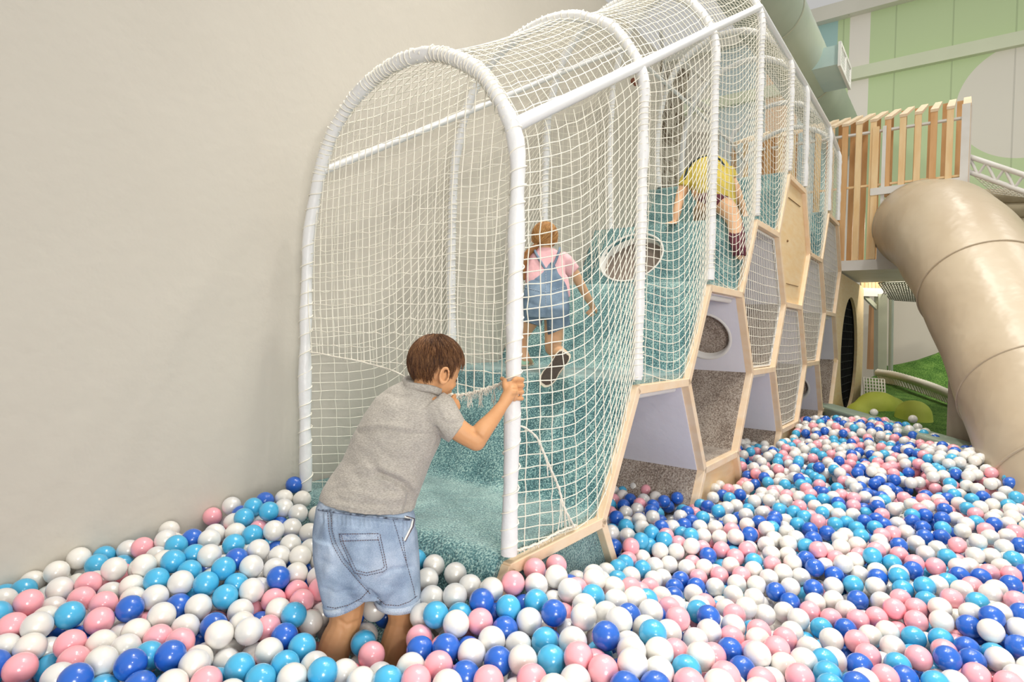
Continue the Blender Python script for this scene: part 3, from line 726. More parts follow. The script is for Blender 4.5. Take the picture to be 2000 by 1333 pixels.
# ================= faux bark pillar, bamboo poles and roof trusses seen through the net
u1, w1 = 6.6, 1.75
def bark(name, px0, px1, Yd, z0, z1, label):
    a, c = P(px0, 300, Yd), P(px1, 300, Yd); b = MB(); R_ = random.Random(px0); n = 22
    cx, cy, r0 = (a.x+c.x)/2, (a.y+c.y)/2+.15, (c.x-a.x)/2; secs = []
    for k in range(24):
        z = z0 + (z1-z0)*k/23; rr = r0*(1+.12*math.sin(k*1.7)+R_.uniform(-.05, .05)); secs.append(((cx+.04*math.sin(k*.6), cy, z), (rr, 0, 0), (0, rr*.7, 0)))
    b.loft(secs, n); return tag(b.obj(name, M['bark']), label, 'pillar')
bark('bark_pillar', 1262, 1290, 6.7, .0, 4.65, 'thin mottled brown bark-covered pillar behind the second hoop')
bark('bark_pillar', 1294, 1342, 7.4, .0, 4.75, 'broad mottled brown bark-covered pillar beside the pale wall panel')
pw = MB(); a, c = P(1338, 300, 9.5), P(1402, 300, 9.5); pw.box(((a.x+c.x)/2, a.y, 2.4), ((c.x-a.x)/2, 0, 0), (0, .06, 0), (0, 0, 2.25)); tag(pw.obj('partition_panel', M['plaster']), 'tall pale panel standing behind the child in yellow', 'panel')
b = MB(); tag_ = []
for k, (x1, y1, x2, y2, Yd, r) in enumerate(((1255, 130, 1400, 225, 8.2, .045), (1290, 60, 1300, 150, 9, .03), (1332, 120, 1395, 175, 9, .03))):
    b = MB(); b.tube([P(x1, y1, Yd), P(x2, y2, Yd+.6)], r, 8); tag(b.obj('roof_brace', M['metalw']), ['long white steel brace sloping behind the bark pillars', 'short upright white brace high above the bark pillars', 'short sloping white brace near the pale panel'][k], 'brace')
# ================= right side: truss beam, net and bolsters
tr_ = empty('white_truss_rail', P(1945, 335, 6.9), 'white lattice truss rail running off beside the slatted tower', 'rail')
A1, B1, A2, B2 = P(1893, 306, 7.0), P(2060, 362, 6.2), P(1893, 336, 7.0), P(2060, 397, 6.2)
for nm, p, q in (('top_bar', A1, B1), ('bottom_bar', A2, B2)): b = MB(); b.tube([p, q], .028, 8); b.obj(nm, M['whitewood'], tr_)
b = MB(); n_ = 9
for k in range(n_):
    t0, t1 = k/n_, (k+1)/n_
    if k % 2 == 0: b.tube([A1.lerp(B1, t0), A2.lerp(B2, t1)], .016, 6)
    else: b.tube([A2.lerp(B2, t0), A1.lerp(B1, t1)], .016, 6)
b.obj('diagonals', M['whitewood'], tr_)
b = MB(); C1, D1 = P(1898, 345, 7.0), P(2060, 400, 6.3); C2, D2 = P(1945, 372, 6.6), P(2060, 405, 6.0)
for k in range(16): b.tube([A2.lerp(B2, k/15), P(1940, 378, 7.6).lerp(P(2060, 392, 7.4), k/15)], .004, 4)
for k in range(8): b.tube([A2.lerp(P(1940, 378, 7.6), k/7), B2.lerp(P(2060, 392, 7.4), k/7)], .004, 4)
tag(b.obj('side_safety_net', M['cord']), 'pale safety net stretched under the white truss rail', 'net')
for k, (y1, y2) in enumerate(((385, 383), (412, 410), (441, 440))):
    b = MB(); b.tube([P(1915, y1, 8.0), P(2070, y2, 7.4)], .105, 16); tag(b.obj('foam_bolster', M['sandy']), ['topmost of three stacked sandy bolsters right of the slide top', 'middle of three stacked sandy bolsters right of the slide top', 'lowest of three stacked sandy bolsters right of the slide top'][k], 'bolster')
# ================= beyond the pit
rimA, rimB = G(7.0, -.03, .59), onz(1905, 866, .59)
b = MB(); d_ = (rimB-rimA); n_ = Vector((-d_.y, d_.x, 0)).normalized()
if n_.y < 0: n_ = -n_
b.prism([rimA - Vector((0, 0, .59)), rimA, rimA + n_*.32 + Vector((0, 0, .02)), rimA + n_*.34 - Vector((0, 0, .59))], d_*1.25); tag(b.obj('padded_pit_rim', M['rim'], bevel=.02), 'sage green padded rim closing the far end of the ball pit', 'rim')
def blob(name, m, pts, label, cat, vox=.04, sm=6):
    b = MB()
    for c, ax in pts: b.ell(c, (ax[0], 0, 0), (0, ax[1], 0), (0, 0, ax[2]))
    o = meshobj(name, remesh(b, vox, sm, name), m); return tag(o, label, cat)
q1 = P(1714, 796, 7.6); blob('foam_boulder', M['lime'], [(q1, (.27, .25, .21)), (q1 + Vector((.18, .05, -.05)), (.22, .22, .2)), (q1 - Vector((.25, 0, .12)), (.15, .2, .18)), (q1 - Vector((0, 0, .2)), (.4, .3, .2))], 'larger lime green foam boulder beside the plywood panel', 'boulder')
q2 = P(1784, 812, 7.0); blob('foam_boulder', M['lime'], [(q2, (.20, .2, .19)), (q2 - Vector((0, 0, .14)), (.22, .24, .2))], 'smaller rounded lime green foam boulder right of the larger one', 'boulder')
def sheet(name, m, pts, thick, label, cat):
    b = MB(); b.prism(pts, Vector((0, .0, -thick))); return tag(b.obj(name, m), label, cat)
sheet('turf_slope', M['green'], [P(1690, 742, 9.8), P(1725, 728, 10.2), P(1900, 790, 8.0), P(1960, 880, 5.9), P(1760, 850, 6.2), P(1690, 800, 7.6)], .3, 'dark green turf slope rising behind the pit rim', 'slope')
b = MB(); ml = [(1738, 716), (1765, 712), (1800, 704), (1835, 692), (1870, 676), (1910, 660)]
top_ = [P(x, y, 10.5) for x, y in ml]; bot_ = [P(x, 770, 9.6) for x, y in ml]
b.prism(top_ + bot_[::-1], Vector((.03, .15, 0))); tag(b.obj('turf_mound', M['green']), 'green turf mound with a sloping top edge in the distance', 'mound')
b = MB(); rl = spline([P(1712, 728, 9.6), P(1745, 733, 9.3), P(1790, 746, 8.6), P(1830, 760, 8.1), P(1875, 780, 7.6)], 16); b.tube(rl, lambda i: .045 + .018*(i % 2), 8)
for k in range(0, len(rl), 2): b.tube([rl[k], rl[k] + Vector((.02, -.1, -.16))], .016, 5)
tag(b.obj('rope_net_edge', M['rope']), 'thick knotted white rope edging the green turf slope', 'rope')
b = MB(); a, c, d, e = P(1686, 738, 8.6), P(1727, 742, 8.6), P(1729, 774, 8.2), P(1688, 770, 8.2)
for k in range(8): b.tube([a.lerp(c, k/7), e.lerp(d, k/7)], .010, 5); 
for k in range(6): b.tube([a.lerp(e, k/5), c.lerp(d, k/5)], .010, 5)
tag(b.obj('cargo_net', M['rope']), 'small white cargo net above the larger lime boulder', 'net')
# frame of the far play structure
fs_ = empty('far_play_frame', P(1720, 745, 10.0), 'olive grey post frame with a white beam behind the round opening', 'play structure')
b = MB(); b.beam(P(1680, 571, 10.0), P(1727, 572, 10.0), .07, .05, side=(0, 0, 1)); b.obj('white_beam', M['whitewood'], fs_)
b = MB(); b.beam(P(1720, 575, 10.0), P(1719, 752, 10.0), .075, .06, side=(1, 0, 0)); b.obj('post', M['steelg'], fs_)
b = MB(); b.tube([P(1741, 586, 9.6), P(1739, 752, 9.6)], .035, 10); b.obj('pipe_post', M['duct'], fs_)
b = MB(); b.beam(P(1688, 578, 10), P(1722, 612, 10), .03, .03); b.obj('brace', M['steelg'], fs_)
for k in range(6):
    b = MB(); b.beam(P(1684+k*7, 566, 10.3), P(1684+k*7, 548, 10.3), .028, .02, side=(1, 0, 0)); b.obj('slat', M['pine'], fs_)
b = MB(); a, c, d, e = P(1716, 553, 9.0), P(1800, 550, 9.0), P(1800, 590, 11), P(1738, 586, 11)
for k in range(16): b.tube([a.lerp(c, k/15), e.lerp(d, k/15)], .010, 4)
for k in range(14): b.tube([a.lerp(e, k/13), c.lerp(d, k/13)], .010, 4)
b.obj('net_ceiling', mat('grey_net', '#8f8d80', .7, c2='#999788', nscale=9), fs_)
def panel(name, x0, x1, y0, y1, Yd, m, label, cat):
    b = MB(); a, c = P(x0, y0, Yd), P(x1, y1, Yd); b.box(((a.x+c.x)/2, Yd, (a.z+c.z)/2), (abs(c.x-a.x)/2, 0, 0), (0, .05, 0), (0, 0, abs(a.z-c.z)/2)); return tag(b.obj(name, m), label, cat)
panel('room_partition', 1748, 1792, 585, 740, 14.5, mat('cream_panel', '#efe6d0', .7, c2='#ebe1ca', nscale=3), 'cream partition in the distance under the net ceiling', 'partition')
panel('room_partition', 1793, 1845, 560, 740, 14.8, M['orange'], 'peach partition in the distance left of the slide tube', 'partition')
panel('coloured_board', 1797, 1806, 622, 702, 14.4, mat('pale_blue_board', '#bcd0d4', .6, c2='#b6ccd1', nscale=4), 'pale blue upright board on the distant peach partition', 'board')
panel('coloured_board', 1812, 1819, 632, 702, 14.4, mat('pale_lime_board', '#ccd3a0', .6, c2='#c8cf9a', nscale=4), 'pale lime upright board on the distant peach partition', 'board')
panel('wooden_door', 1700, 1712, 596, 722, 12.3, mat('brown_door', '#b98d62', .6, c2='#b2865b', nscale=3), 'brown wooden door seen behind the olive post', 'door')
# far child
b = MB(); hp = P(1815, 684, 13.0); b.sph(hp, .10, 12, 8); b.limb([hp - Vector((0, 0, .12)), hp - Vector((0, 0, .28)), hp - Vector((0, 0, .6))], [.05, .13, .12]); 
fc = meshobj('person', remesh(b, .02, 3, 'person'), mat('far_skin', '#e2b48e', .6, c2='#deae88', nscale=5)); tag(fc, 'distant small child with orange hair and a white top', 'child')
b = MB(); b.ell(hp + Vector((0, .02, .035)), (.115, 0, 0), (0, .115, 0), (0, 0, .095)); b.obj('hair', mat('orange_hair', '#c87a35', .7, c2='#b96b2c', nscale=20), fc)
b = MB(); b.loft([(hp - Vector((0, 0, .13)), (.07, 0, 0), (0, .06, 0)), (hp - Vector((0, 0, .2)), (.15, 0, 0), (0, .11, 0)), (hp - Vector((0, 0, .62)), (.15, 0, 0), (0, .12, 0))]); b.obj('white_top', M['whitefab'], fc)
# ================= the balls
DB = .08; RB = .0396
TILES = [
(0, 1133, "P840 130 W590 200l K1180 50 K1060 280 P700 370l W560 540 S900 550 P1100 520l P500 740 W400 910 K270 1140 P80 850 B10 1030 K930 880 K940 1090 S640 1040l P720 850l P790 1270 W1290 850 K1350 350 K1340 560 B1700 450 W1720 240 P1440 190l W1740 80 K1880 520l P1580 680l W1790 720 P1640 900 K1380 90l S1270 1270 B1160 1330 B1650 1230 B1860 1330 W1370 1130 B880 750l K240 580l K320 370 P40 280 S10 470 K180 690 S80 110 S360 110"),
(300, 1133, "S70 50 P40 270 W260 170l P450 60 B380 330 S600 100 P750 140 S830 20 S1070 70 S940 280 P600 350 P120 540 P260 640l P430 640 K790 490l B770 610 P1110 400 K1280 350l P1300 190 P1350 40 B1580 60 K1530 290 W1640 370 K1820 180 K1920 270 S1780 500 W2060 540 P1240 740 W1180 590 K1520 590 B1410 490l B1700 780 W1520 930 S1930 900 K110 800 S-50 950 K330 900 B220 1100 W560 930 W800 860 P950 1010l P580 1130 K560 1310 S160 1310l W280 1370 S1100 1170 S1460 1270 S810 1320l S1730 1200 W1900 1330 S2010 1350 P1260 930l"),
(600, 1133, "S1480 -285 P1720 -215 P1930 -75 K150 170 P180 400l K120 880l P40 1130 S100 1340 W415 1240 K760 1000 W640 960l W770 1340 K620 1210l S930 790l B680 520l P680 750l P920 430 P800 300l S1090 1300 W1370 1130 K1370 1330 K1700 1120 B1450 960 B1830 920 K1800 870l K1550 680 W1480 430 P1610 260 P1850 220 P1560 0 S1720 550 S1940 480 W2020 655 B2050 1145 W1850 1370"),
(900, 1133, "K967 -120 P120 90 W480 170 K700 130 P950 90 P1090 110l W1260 30 K1540 60 W1680 60 P1440 210 P1200 250l S1740 240 W1950 100 B240 370 B430 390l K280 530 S610 400 B790 290l S980 290 B530 600 P860 550 B1190 510 K1360 430l W1600 330 W1640 550 P1890 460 B100 830 P350 860 P720 850 S1090 810 S1170 1050 B560 1100 W880 1080 W150 1050 P1370 640l P1500 850 K1530 1110 K1720 1020l P1440 1310 K990 1340 K360 1330 W1270 1370 W360 1150l B1900 780 K1900 1160 P760 1230l W1760 700l"),
(1200, 1133, "P230 940 W180 1190 K330 170 K460 110 S440 280 W210 300 W610 230 W40 270 P450 450 B150 480 B260 500l K700 370 B640 500 P850 370 K750 560 B800 130 W1020 200 B1080 110 S950 260l S1050 430 W1120 370 K1220 330 B1200 540 P1020 740 W420 640 P680 710 S480 850 S680 810l B820 740l P1300 730 S1230 750l K1510 750 P1540 650 P1290 100 W1550 200 P1600 50 W1850 70 P1820 240 W1430 380 B1350 440l K1530 480 W1690 420 P1680 520l W1960 460 W1330 560l K830 930 S850 1120 W1080 1060 W640 1000 P500 1230 B390 1310 B200 1370 K1310 970 B1530 950 B1680 1170 K1740 920 W1920 820 K1880 680 K1340 1230 K1050 1350 W1300 1350 P1940 1120 W200 720 P150 700 K450 1030l S1900 1220l K1930 1330"),
(1500, 1133, "B130 180 W290 100 B590 120 W850 90 S1110 70 W1400 90 B330 310 K510 380 W640 310 B1170 270 W850 300 P1000 390 P1500 300 P1620 520l K1400 490 K1200 510 K790 500 P220 430 P430 580 S660 640 B1010 650 K220 780 W310 690 S520 770l P810 820 W540 910 K1110 860 W1330 740 P1620 890 W1590 690 S1860 750 K1750 280 K1920 330 K1700 480 K1890 530 K110 990 P450 1080 S660 1070 S740 900l P900 1060 B980 960l B1210 1150 K1310 1000 K1480 1250 S1710 1160 W220 1130 P50 1180 K420 1280 S740 1240 S760 1350 W1240 1350 B1080 1380 P1480 1090l B1900 1290 S2000 1330 K2000 1050"),
(1700, 1133, "S700 230 P870 80 S1030 60 W1170 130 K1300 90 K1090 270 S1370 300 W950 400 W980 610 W1110 480l W1350 460 P1580 180 W1690 440 B1830 70 K1880 280 B1960 450 B1300 640 B1270 900 B1610 620 W1590 710 W1860 620 B1870 850 S1570 880 B1660 770l S930 800 K970 940 B1040 1130 K690 1060 W740 820l S780 650l P1710 1080 B1400 1060 K1400 1240 K1730 1330 W1930 1160 K1110 770l S720 1320 W900 1250l P1930 1260"),
(0, 980, "P1640 650 K1870 600 W960 740 W190 900 S1390 710 S1260 830 W600 880 W740 970 P1510 950 W1780 870 P1010 930l W2000 800"),
(300, 940, "P140 780 B490 770 S250 910 P790 700 P750 790 W1070 680 S1210 460 S1310 350 B1480 270 S1530 450 P1710 370 W1690 240 W1880 240 B1830 50 P1920 420 P1800 620 P1560 720 K1380 610l B1600 550l S1300 740 S1040 860 S510 980 P730 1040 W880 940l B1080 1060 P1390 960 W1240 920l P1790 850 B1590 850l P1620 1000 P1590 1130 W1890 1020 P1310 1220 W1870 1190 S260 1150 S460 1190 S120 1250 S880 1260 W30 1050 W900 1080l W720 1230l"),
(560, 920, "W341 572 W286 814 P286 1023 W374 1166 P352 1397"),
(1150, 933, "P600 130 K750 170 S1060 160 B970 320 B1150 270 W1350 260l S1330 340 B950 200l W870 260 P720 300 B540 290 W440 240 S440 190l P320 180 K320 290 B440 370 S300 370 P480 460 W360 420l K280 460 B360 530 S480 640 W500 600l P630 420 W650 560 W690 650 B810 440 K840 400l P830 520 P1050 490 B1170 440 S1240 440l K1360 470l B1300 560 S1480 530 B1510 380 W1580 260 B1750 240 S1820 270 K1820 160 W1700 110 W1640 150 B1970 230 W1800 400 W1920 370 S1660 480 P1600 560l B870 640 B980 620l W1090 670 B1220 640 S1240 750 S1320 810 W1430 650 W1520 770 W1630 660 W1710 790 K1860 720 W1840 570 K1420 890 W1850 1150 K1740 950 B1530 990 K1380 1080 W1300 970 K1130 850 S990 830 K910 740 S710 710 S780 860 S620 860 P460 760 P340 740 P400 800l K430 910 K490 1000 W640 1000 S470 1120 S380 1190 P940 960 P1130 960 W1080 1150 P1250 1170 P830 1130 W220 1240 S690 1200 W550 1290 B1190 1340 K1410 1300 K1650 1260 W1490 1170 W950 1290 B60 1260 S370 1340 W840 1340 W1950 850 B1860 850l S1900 960l K1950 1040"),
(1400, 960, "W490 130 W680 120 W900 120 S810 240 P600 280 P380 310 W400 440 B550 410 B730 400 B760 350 S720 500 W620 540 S1000 280 S1060 440 W900 380l P910 540 S1180 350 K1080 200 W1080 80 B1080 110l S1210 120 W1280 200 S1390 110 K1330 390 W1430 250 B1250 510 B1420 550 S1530 420 S1650 420 W1590 310 K1770 190 W1770 310 W1520 80 B1590 160 S1590 220 B1970 390 S1820 490 W1600 610 W1690 590 W1600 750 W1840 740 S1890 600 B1250 630 S1160 730 K1280 800 B1230 870 P1440 930 B1280 1060 B1470 1070 B1640 1120l W1830 1040 W1640 1000 K1570 870 W1790 890 P1440 790 P1080 1070 W890 690 W780 620 P1040 620 W930 840 P770 850 K670 930 P640 700 S470 910 K420 820 P340 680 B440 600 K520 560 P440 1010 K370 1080 P700 1120 W1000 900 W900 1080 K1950 830 S1970 880 K1210 50 K1640 60 W1930 80 K1760 90"),
(1700, 960, "W240 60 K430 90 B150 90 S160 120 B110 200 W100 150 K700 110 W870 120 B1000 100 S1090 50 W1150 160 S1260 230 S1320 110 B1490 80 W1620 180 W1650 90 S1770 190 W1830 240 W1850 330 K1400 310 W1430 210 B950 240 W1560 350 B1580 430 K1880 530 W1780 430 W730 200 W560 180 K640 250 B740 330 B890 350 S590 320 B550 400 B680 480 B690 590 S940 490 B920 600 W1100 370 W1200 520 P1270 420 S1380 420 K1500 510 W1400 660 P1560 600 W1780 590 P1740 730 B1950 710 K150 310 W300 230 B50 390 B180 430 S60 480 P330 430 K150 580 K290 550 P480 540 B370 710 P590 680 W60 640 P150 740 K370 830 P870 750 P720 820 K1120 750 P1340 850 W1570 850 S1860 890 B1100 830l S1000 910 K820 980 K600 960 B500 1020 W380 1050 B160 1120 W100 1240 P840 1200 S340 1180 W1170 1000 W1310 1000 B1170 1110 B1430 1130 K1520 1050 K1280 1210 W1740 1000 K1800 1090 B1820 1190 W1180 1280 S1010 1160 W30 1000 S60 890 K30 830 S230 960 W580 1240 S450 1280 S680 1320 W1600 1290 K1160 900l S1010 1040l B1980 1060"),
]
SC = 2000/300
# measured heights of the pile surface: pixel and apparent ball width
CT = [(1186, 1250, 56.6), (984, 1298, 55), (1075, 1290, 58.5), (1779, 1245, 43.5), (1910, 1323, 50), (1452, 1308, 52), (1327, 1301, 58), (1599, 1229, 41.5), (1320, 1152, 36), (1221, 1122, 37), (1256, 1040, 31), (1204, 1012, 29.5), (1563, 1026, 30), (1764, 974, 26), (1700, 827, 16.5), (1880, 886, 22), (1620, 820, 14), (1612, 872, 18.5), (40, 1300, 57.7), (135, 1215, 52), (48, 1188, 51), (417, 1223, 51), (528, 1274, 54), (465, 1308, 57), (373, 1055, 41), (456, 1069, 42), (522, 980, 36), (574, 947, 33), (54, 1149, 44), (144, 1091, 42), (713, 1283, 51), (916, 1147, 46.5), (1045, 1115, 44.5), (858, 1101, 42), (889, 1122, 45), (972, 1157, 48), (1000, 1180, 49), (1960, 1200, 43)]
CP = []
for x, y, s in CT:
    r = ray(x, y); q = r*(F*DB/s); CP.append((q[0], q[1], q[2] + CH))
CP = np.array(CP + [(3.9, 7.1, CH-.90), (2.6, 4.2, CH-.90), (3.6, 3.2, CH-.98), (4.2, 4.6, CH-.86), (-2.2, 1.7, .42), (.4, 3.3, .36), (1.2, 3.9, .40), (1.8, 4.9, .46)])
def hsurf(X, Y):
    X = np.atleast_1d(X)[:, None]; Y = np.atleast_1d(Y)[:, None]
    d2 = (X-CP[None, :, 0])**2 + (Y-CP[None, :, 1])**2 + .02; w = 1/d2**1.8
    return (w*CP[None, :, 2]).sum(1)/w.sum(1)
import re
hand = []
for ox, oy, txt in TILES:
    for m_ in re.finditer(r'([WPKSB])(-?\d+) (-?\d+)(l?)', txt):
        hand.append((m_[1], ox + int(m_[2])/SC, oy + int(m_[3])/SC, m_[4] == 'l'))
HB = []; hc_ = []
for c, x, y, low in hand:
    if any(c == c2 and (x-x2)**2+(y-y2)**2 < (9 if y > 1130 else 5)**2 for c2, x2, y2 in hc_): continue
    r = ray(x, y); t = (.42-CH)/r[2]
    for _ in range(25):
        q = r*t; h = hsurf(q[0], q[1])[0] - (.035 if low else 0); t = .6*t + .4*(h-CH)/r[2]
    q = r*t; u, w, _z = GU((q[0], q[1], 0))
    if w > WL-RB: t *= 1 - .0; q = q + WD*(WL-RB-w)
    hc_.append((c, x, y)); HB.append((c, q[0], q[1], q[2]+CH))
HC_ = [h[0] for h in HB]; HP_ = np.array([h[1:] for h in HB]); NH = len(HB)
print('hand placed balls', NH)
def steps_top(u):    # height of the carpet above the floor at u (0 before the block starts)
    return np.interp(u, [p[0] for p in up], [p[1] for p in up], left=-9, right=-9)
# random fill under and around them
a_ = []
while len(a_) < 13500:
    X = nrs.uniform(-2.6, 4.9, 4000); Y = nrs.uniform(.75, 8.6, 4000)
    a_.extend(zip(X, Y))
A_ = np.array(a_)
def allowed(X, Y):
    u = (X-X0)*UD[0] + (Y-Y0)*UD[1]; w = (X-X0)*WD[0] + (Y-Y0)*WD[1]
    ok = (w < WL-RB)
    front = (u < .06)
    free = (w < -.055)
    cellB = (u > 1.10) & (u < 2.24) & (w < .32); cellD = (u > 3.1) & (u < 4.2) & (w < .3); cellF = (u > 5.1) & (u < 6.2) & (w < .3)
    rim = (rimB.y-rimA.y)*(X-rimA.x) - (rimB.x-rimA.x)*(Y-rimA.y)   # sign tells which side of the rim line
    ok &= (front | free | cellB | cellD | cellF) & (rim > .06*math.hypot(rimB.x-rimA.x, rimB.y-rimA.y)) 
    px = 1000 + F*X/np.maximum(Y, .1); ok &= (px > -330) & (px < 2230) & (Y > .95)
    ok &= ~((np.abs(X-pc.x) < .27) & (np.abs(Y-pc.y-.1) < .3))
    return ok
A_ = A_[allowed(A_[:, 0], A_[:, 1])]
dens = 400
# keep the density of the pile right: area estimate by a fine grid
gx, gy = np.meshgrid(np.arange(-2.6, 4.9, .05), np.arange(.75, 8.6, .05)); ar = allowed(gx.ravel(), gy.ravel()).sum()*.0025
NF = int(min(len(A_), ar*dens)); A_ = A_[:NF]; print('fill', NF, 'area', ar)
FP = np.zeros((NF, 3)); FP[:, :2] = A_; FP[:, 2] = hsurf(A_[:, 0], A_[:, 1]) - nrs.uniform(0, .135, NF)
P_ = np.vstack([HP_, FP]); wt = np.ones(len(P_)); wt[:NH] = .12; home = P_.copy()
# legs of the boy keep balls away
LEGS = [(P(668, 1200, 1.86), P(640, 1330, 1.84), .062), (P(783, 1190, 1.90), P(762, 1330, 1.88), .060), (P(640, 1330, 1.84), P(630, 1430, 1.84), .06), (P(762, 1330, 1.88), P(755, 1430, 1.88), .06)]
def pairs(Q, d):
    cell = np.floor(Q/d).astype(np.int64); cell -= cell.min(0); dm = cell.max(0)+3; key = ((cell[:, 0]+1)*dm[1] + cell[:, 1]+1)*dm[2] + cell[:, 2]+1
    order = np.argsort(key, kind='stable'); ks = key[order]; I, J = [], []
    for dx in (-1, 0, 1):
        for dy in (-1, 0, 1):
            for dz in (-1, 0, 1):
                off = (dx*dm[1] + dy)*dm[2] + dz
                if off < 0: continue
                lo = np.searchsorted(ks, ks+off, 'left'); hi = np.searchsorted(ks, ks+off, 'right'); cnt = hi-lo; mx = cnt.max()
                for m_ in range(mx):
                    sel = np.nonzero(cnt > m_)[0]; i = sel; j = lo[sel]+m_
                    if off == 0: k_ = j > i; i, j = i[k_], j[k_]
                    I.append(order[i]); J.append(order[j])
    return np.concatenate(I), np.concatenate(J)
D2 = RB*2*1.004; isH = np.arange(len(P_)) < NH
slack = np.where(isH, .02, nrs.uniform(-.012, .012, len(P_)))
hh = hsurf(P_[:, 0], P_[:, 1])
# fill balls near a placed one start lower so that they do not cover it
from mathutils.kdtree import KDTree
kd = KDTree(NH)
for i in range(NH): kd.insert((HP_[i, 0], HP_[i, 1], 0), i)
kd.balance()
low_ = np.zeros(len(P_))
for i in range(NH, len(P_)):
    _, _, d = kd.find((P_[i, 0], P_[i, 1], 0))
    if d < .095: low_[i] = .038
lc_ = P(712, 1270, 1.82); dl_ = np.hypot(P_[:, 0]-lc_.x, P_[:, 1]-lc_.y); low_[NH:] += np.where(dl_[NH:] < .20, .05, 0); low_[:NH] += np.where(dl_[:NH] < .14, .02, 0)
P_[NH:, 2] -= low_[NH:]*.5
for it in range(90):
    if it % 2 == 0: I, J = pairs(P_, D2*1.15)
    d = P_[J]-P_[I]; L_ = np.sqrt((d**2).sum(1)) + 1e-9; ov = D2-L_; k_ = ov > 0; i, j, d, L_, ov = I[k_], J[k_], d[k_], L_[k_], ov[k_]
    n_ = d/L_[:, None]; wi, wj = wt[i], wt[j]; s_ = (ov*.5/(wi+wj))[:, None]*n_
    np.add.at(P_, i, -s_*wi[:, None]*1.6); np.add.at(P_, j, s_*wj[:, None]*1.6)
    if it % 5 == 0: hh = hsurf(P_[:, 0], P_[:, 1])
    if it < 80: P_[:NH] += (home[:NH]-P_[:NH])*.05
    P_[:, 2] = np.minimum(P_[:, 2], hh + slack - low_ + (0 if it < 70 else .004)); P_[NH:, 2] = np.maximum(P_[NH:, 2], hh[NH:]-.21)
    u = (P_[:, 0]-X0)*UD[0] + (P_[:, 1]-Y0)*UD[1]; w = (P_[:, 0]-X0)*WD[0] + (P_[:, 1]-Y0)*WD[1]
    over = w-(WL-RB-.004); k_ = over > 0; P_[k_, :2] -= WD[None, :2]*over[k_, None]
    st = steps_top(u); k_ = (w > .0) & (u > -.2) & (u < .9) & (P_[:, 2] < st+RB)
    P_[k_, :2] -= UD[None, :2]*.01
    k_ = (u > .35) & (w > -.058) & (w < 0) ; P_[k_, :2] -= WD[None, :2]*.004
    for a3, b3, rr in LEGS:
        a3, b3 = np.array(a3), np.array(b3); ab = b3-a3; t = np.clip(((P_-a3)@ab)/(ab@ab), 0, 1); v = P_-(a3+t[:, None]*ab); v[:, 2] = 0; L_ = np.sqrt((v**2).sum(1))+1e-9
        k_ = L_ < rr+RB; P_[k_] += (v/L_[:, None])[k_]*(rr+RB-L_[k_])[:, None]
u = (P_[:, 0]-X0)*UD[0] + (P_[:, 1]-Y0)*UD[1]; w = (P_[:, 0]-X0)*WD[0] + (P_[:, 1]-Y0)*WD[1]
cols_b = np.array(HC_ + list(nrs.choice(list('WPKSB'), NF, p=[.27, .24, .17, .15, .17])))
kill = (P_[:, 2] < hh-.165) & ~isH
keep = ~kill; P_ = P_[keep]; cols_b = cols_b[keep]; isH = isH[keep]
# unit spheres
def ico(sub):
    bm = bmesh.new(); bmesh.ops.create_icosphere(bm, subdivisions=sub, radius=1.0); bm.verts.ensure_lookup_table()
    v = np.array([q.co[:] for q in bm.verts]); f = np.array([[q.index for q in g_.verts] for g_ in bm.faces]); bm.free(); return v, f
pxs = np.array([proj(p) for p in P_]); dist = np.sqrt(((P_ - np.array([0, 0, CH]))**2).sum(1))
inv = (pxs[:, 0] > -8) & (pxs[:, 0] < 2008) & (pxs[:, 1] < 1345) & (pxs[:, 1] > 0)
top_rank = hsurf(P_[:, 0], P_[:, 1]) - P_[:, 2]
cand = np.nonzero(inv & (isH | (top_rank < .03)))[0]; cand = cand[np.argsort(dist[cand] + np.where(isH[cand], 0, .4))][:298]
IND = set(cand.tolist())
sv, sf = ico(5)
def sphere_mesh(name, m):
    me = bpy.data.meshes.new(name); me.from_pydata((sv*RB).tolist(), [], sf.tolist()); me.polygons.foreach_set('use_smooth', [True]*len(sf)); me.materials.append(m); return me
sv, sf = ico(4)
BMESH = {k: sphere_mesh('plastic_ball', BM[k]) for k in BALLC}
# where a ball lies, in words
def zone(px, py):
    if px < 620: return 'left of the boy'
    if px < 826: return "around the boy's legs"
    if px < 1010: return 'under the carpeted entrance'
    if px < 1240: return 'under the plywood corner'
    if px < 1500: return 'mid-pit'
    if px < 1760: return 'right of mid-pit'
    return 'far right side'
ORD = ['first', 'second', 'third', 'fourth', 'fifth', 'sixth', 'seventh', 'eighth', 'ninth', 'tenth', 'eleventh', 'twelfth', 'thirteenth', 'fourteenth', 'fifteenth']
ROW = ['in the nearest row', 'one row up', 'two rows up', 'three rows up', 'four rows up', 'five rows up', 'six rows up', 'seven rows up', 'eight rows up', 'nine rows up', 'ten rows up', 'eleven rows up']
bins = {}
for i in IND:
    px, py = pxs[i]; row = max(0, int((1345-py)//42)); bins.setdefault((cols_b[i], zone(px, py), min(row, 11)), []).append(i)
proto = {}
for (c, zn, row), lst in sorted(bins.items()):
    lst.sort(key=lambda i: pxs[i][0]); cn = BALLC[c][0]
    for n_, i in enumerate(lst):
        o = bpy.data.objects.new('plastic_ball', BMESH[c]); COL.objects.link(o); o.location = P_[i]
        tag(o, f"{cn} ball {zn}, {ROW[row]}" + ('' if len(lst) == 1 else f", {ORD[n_]} {cn.split()[0]} from left"), 'ball', 'plastic balls near the front of the pit')
rest = [i for i in range(len(P_)) if i not in IND]
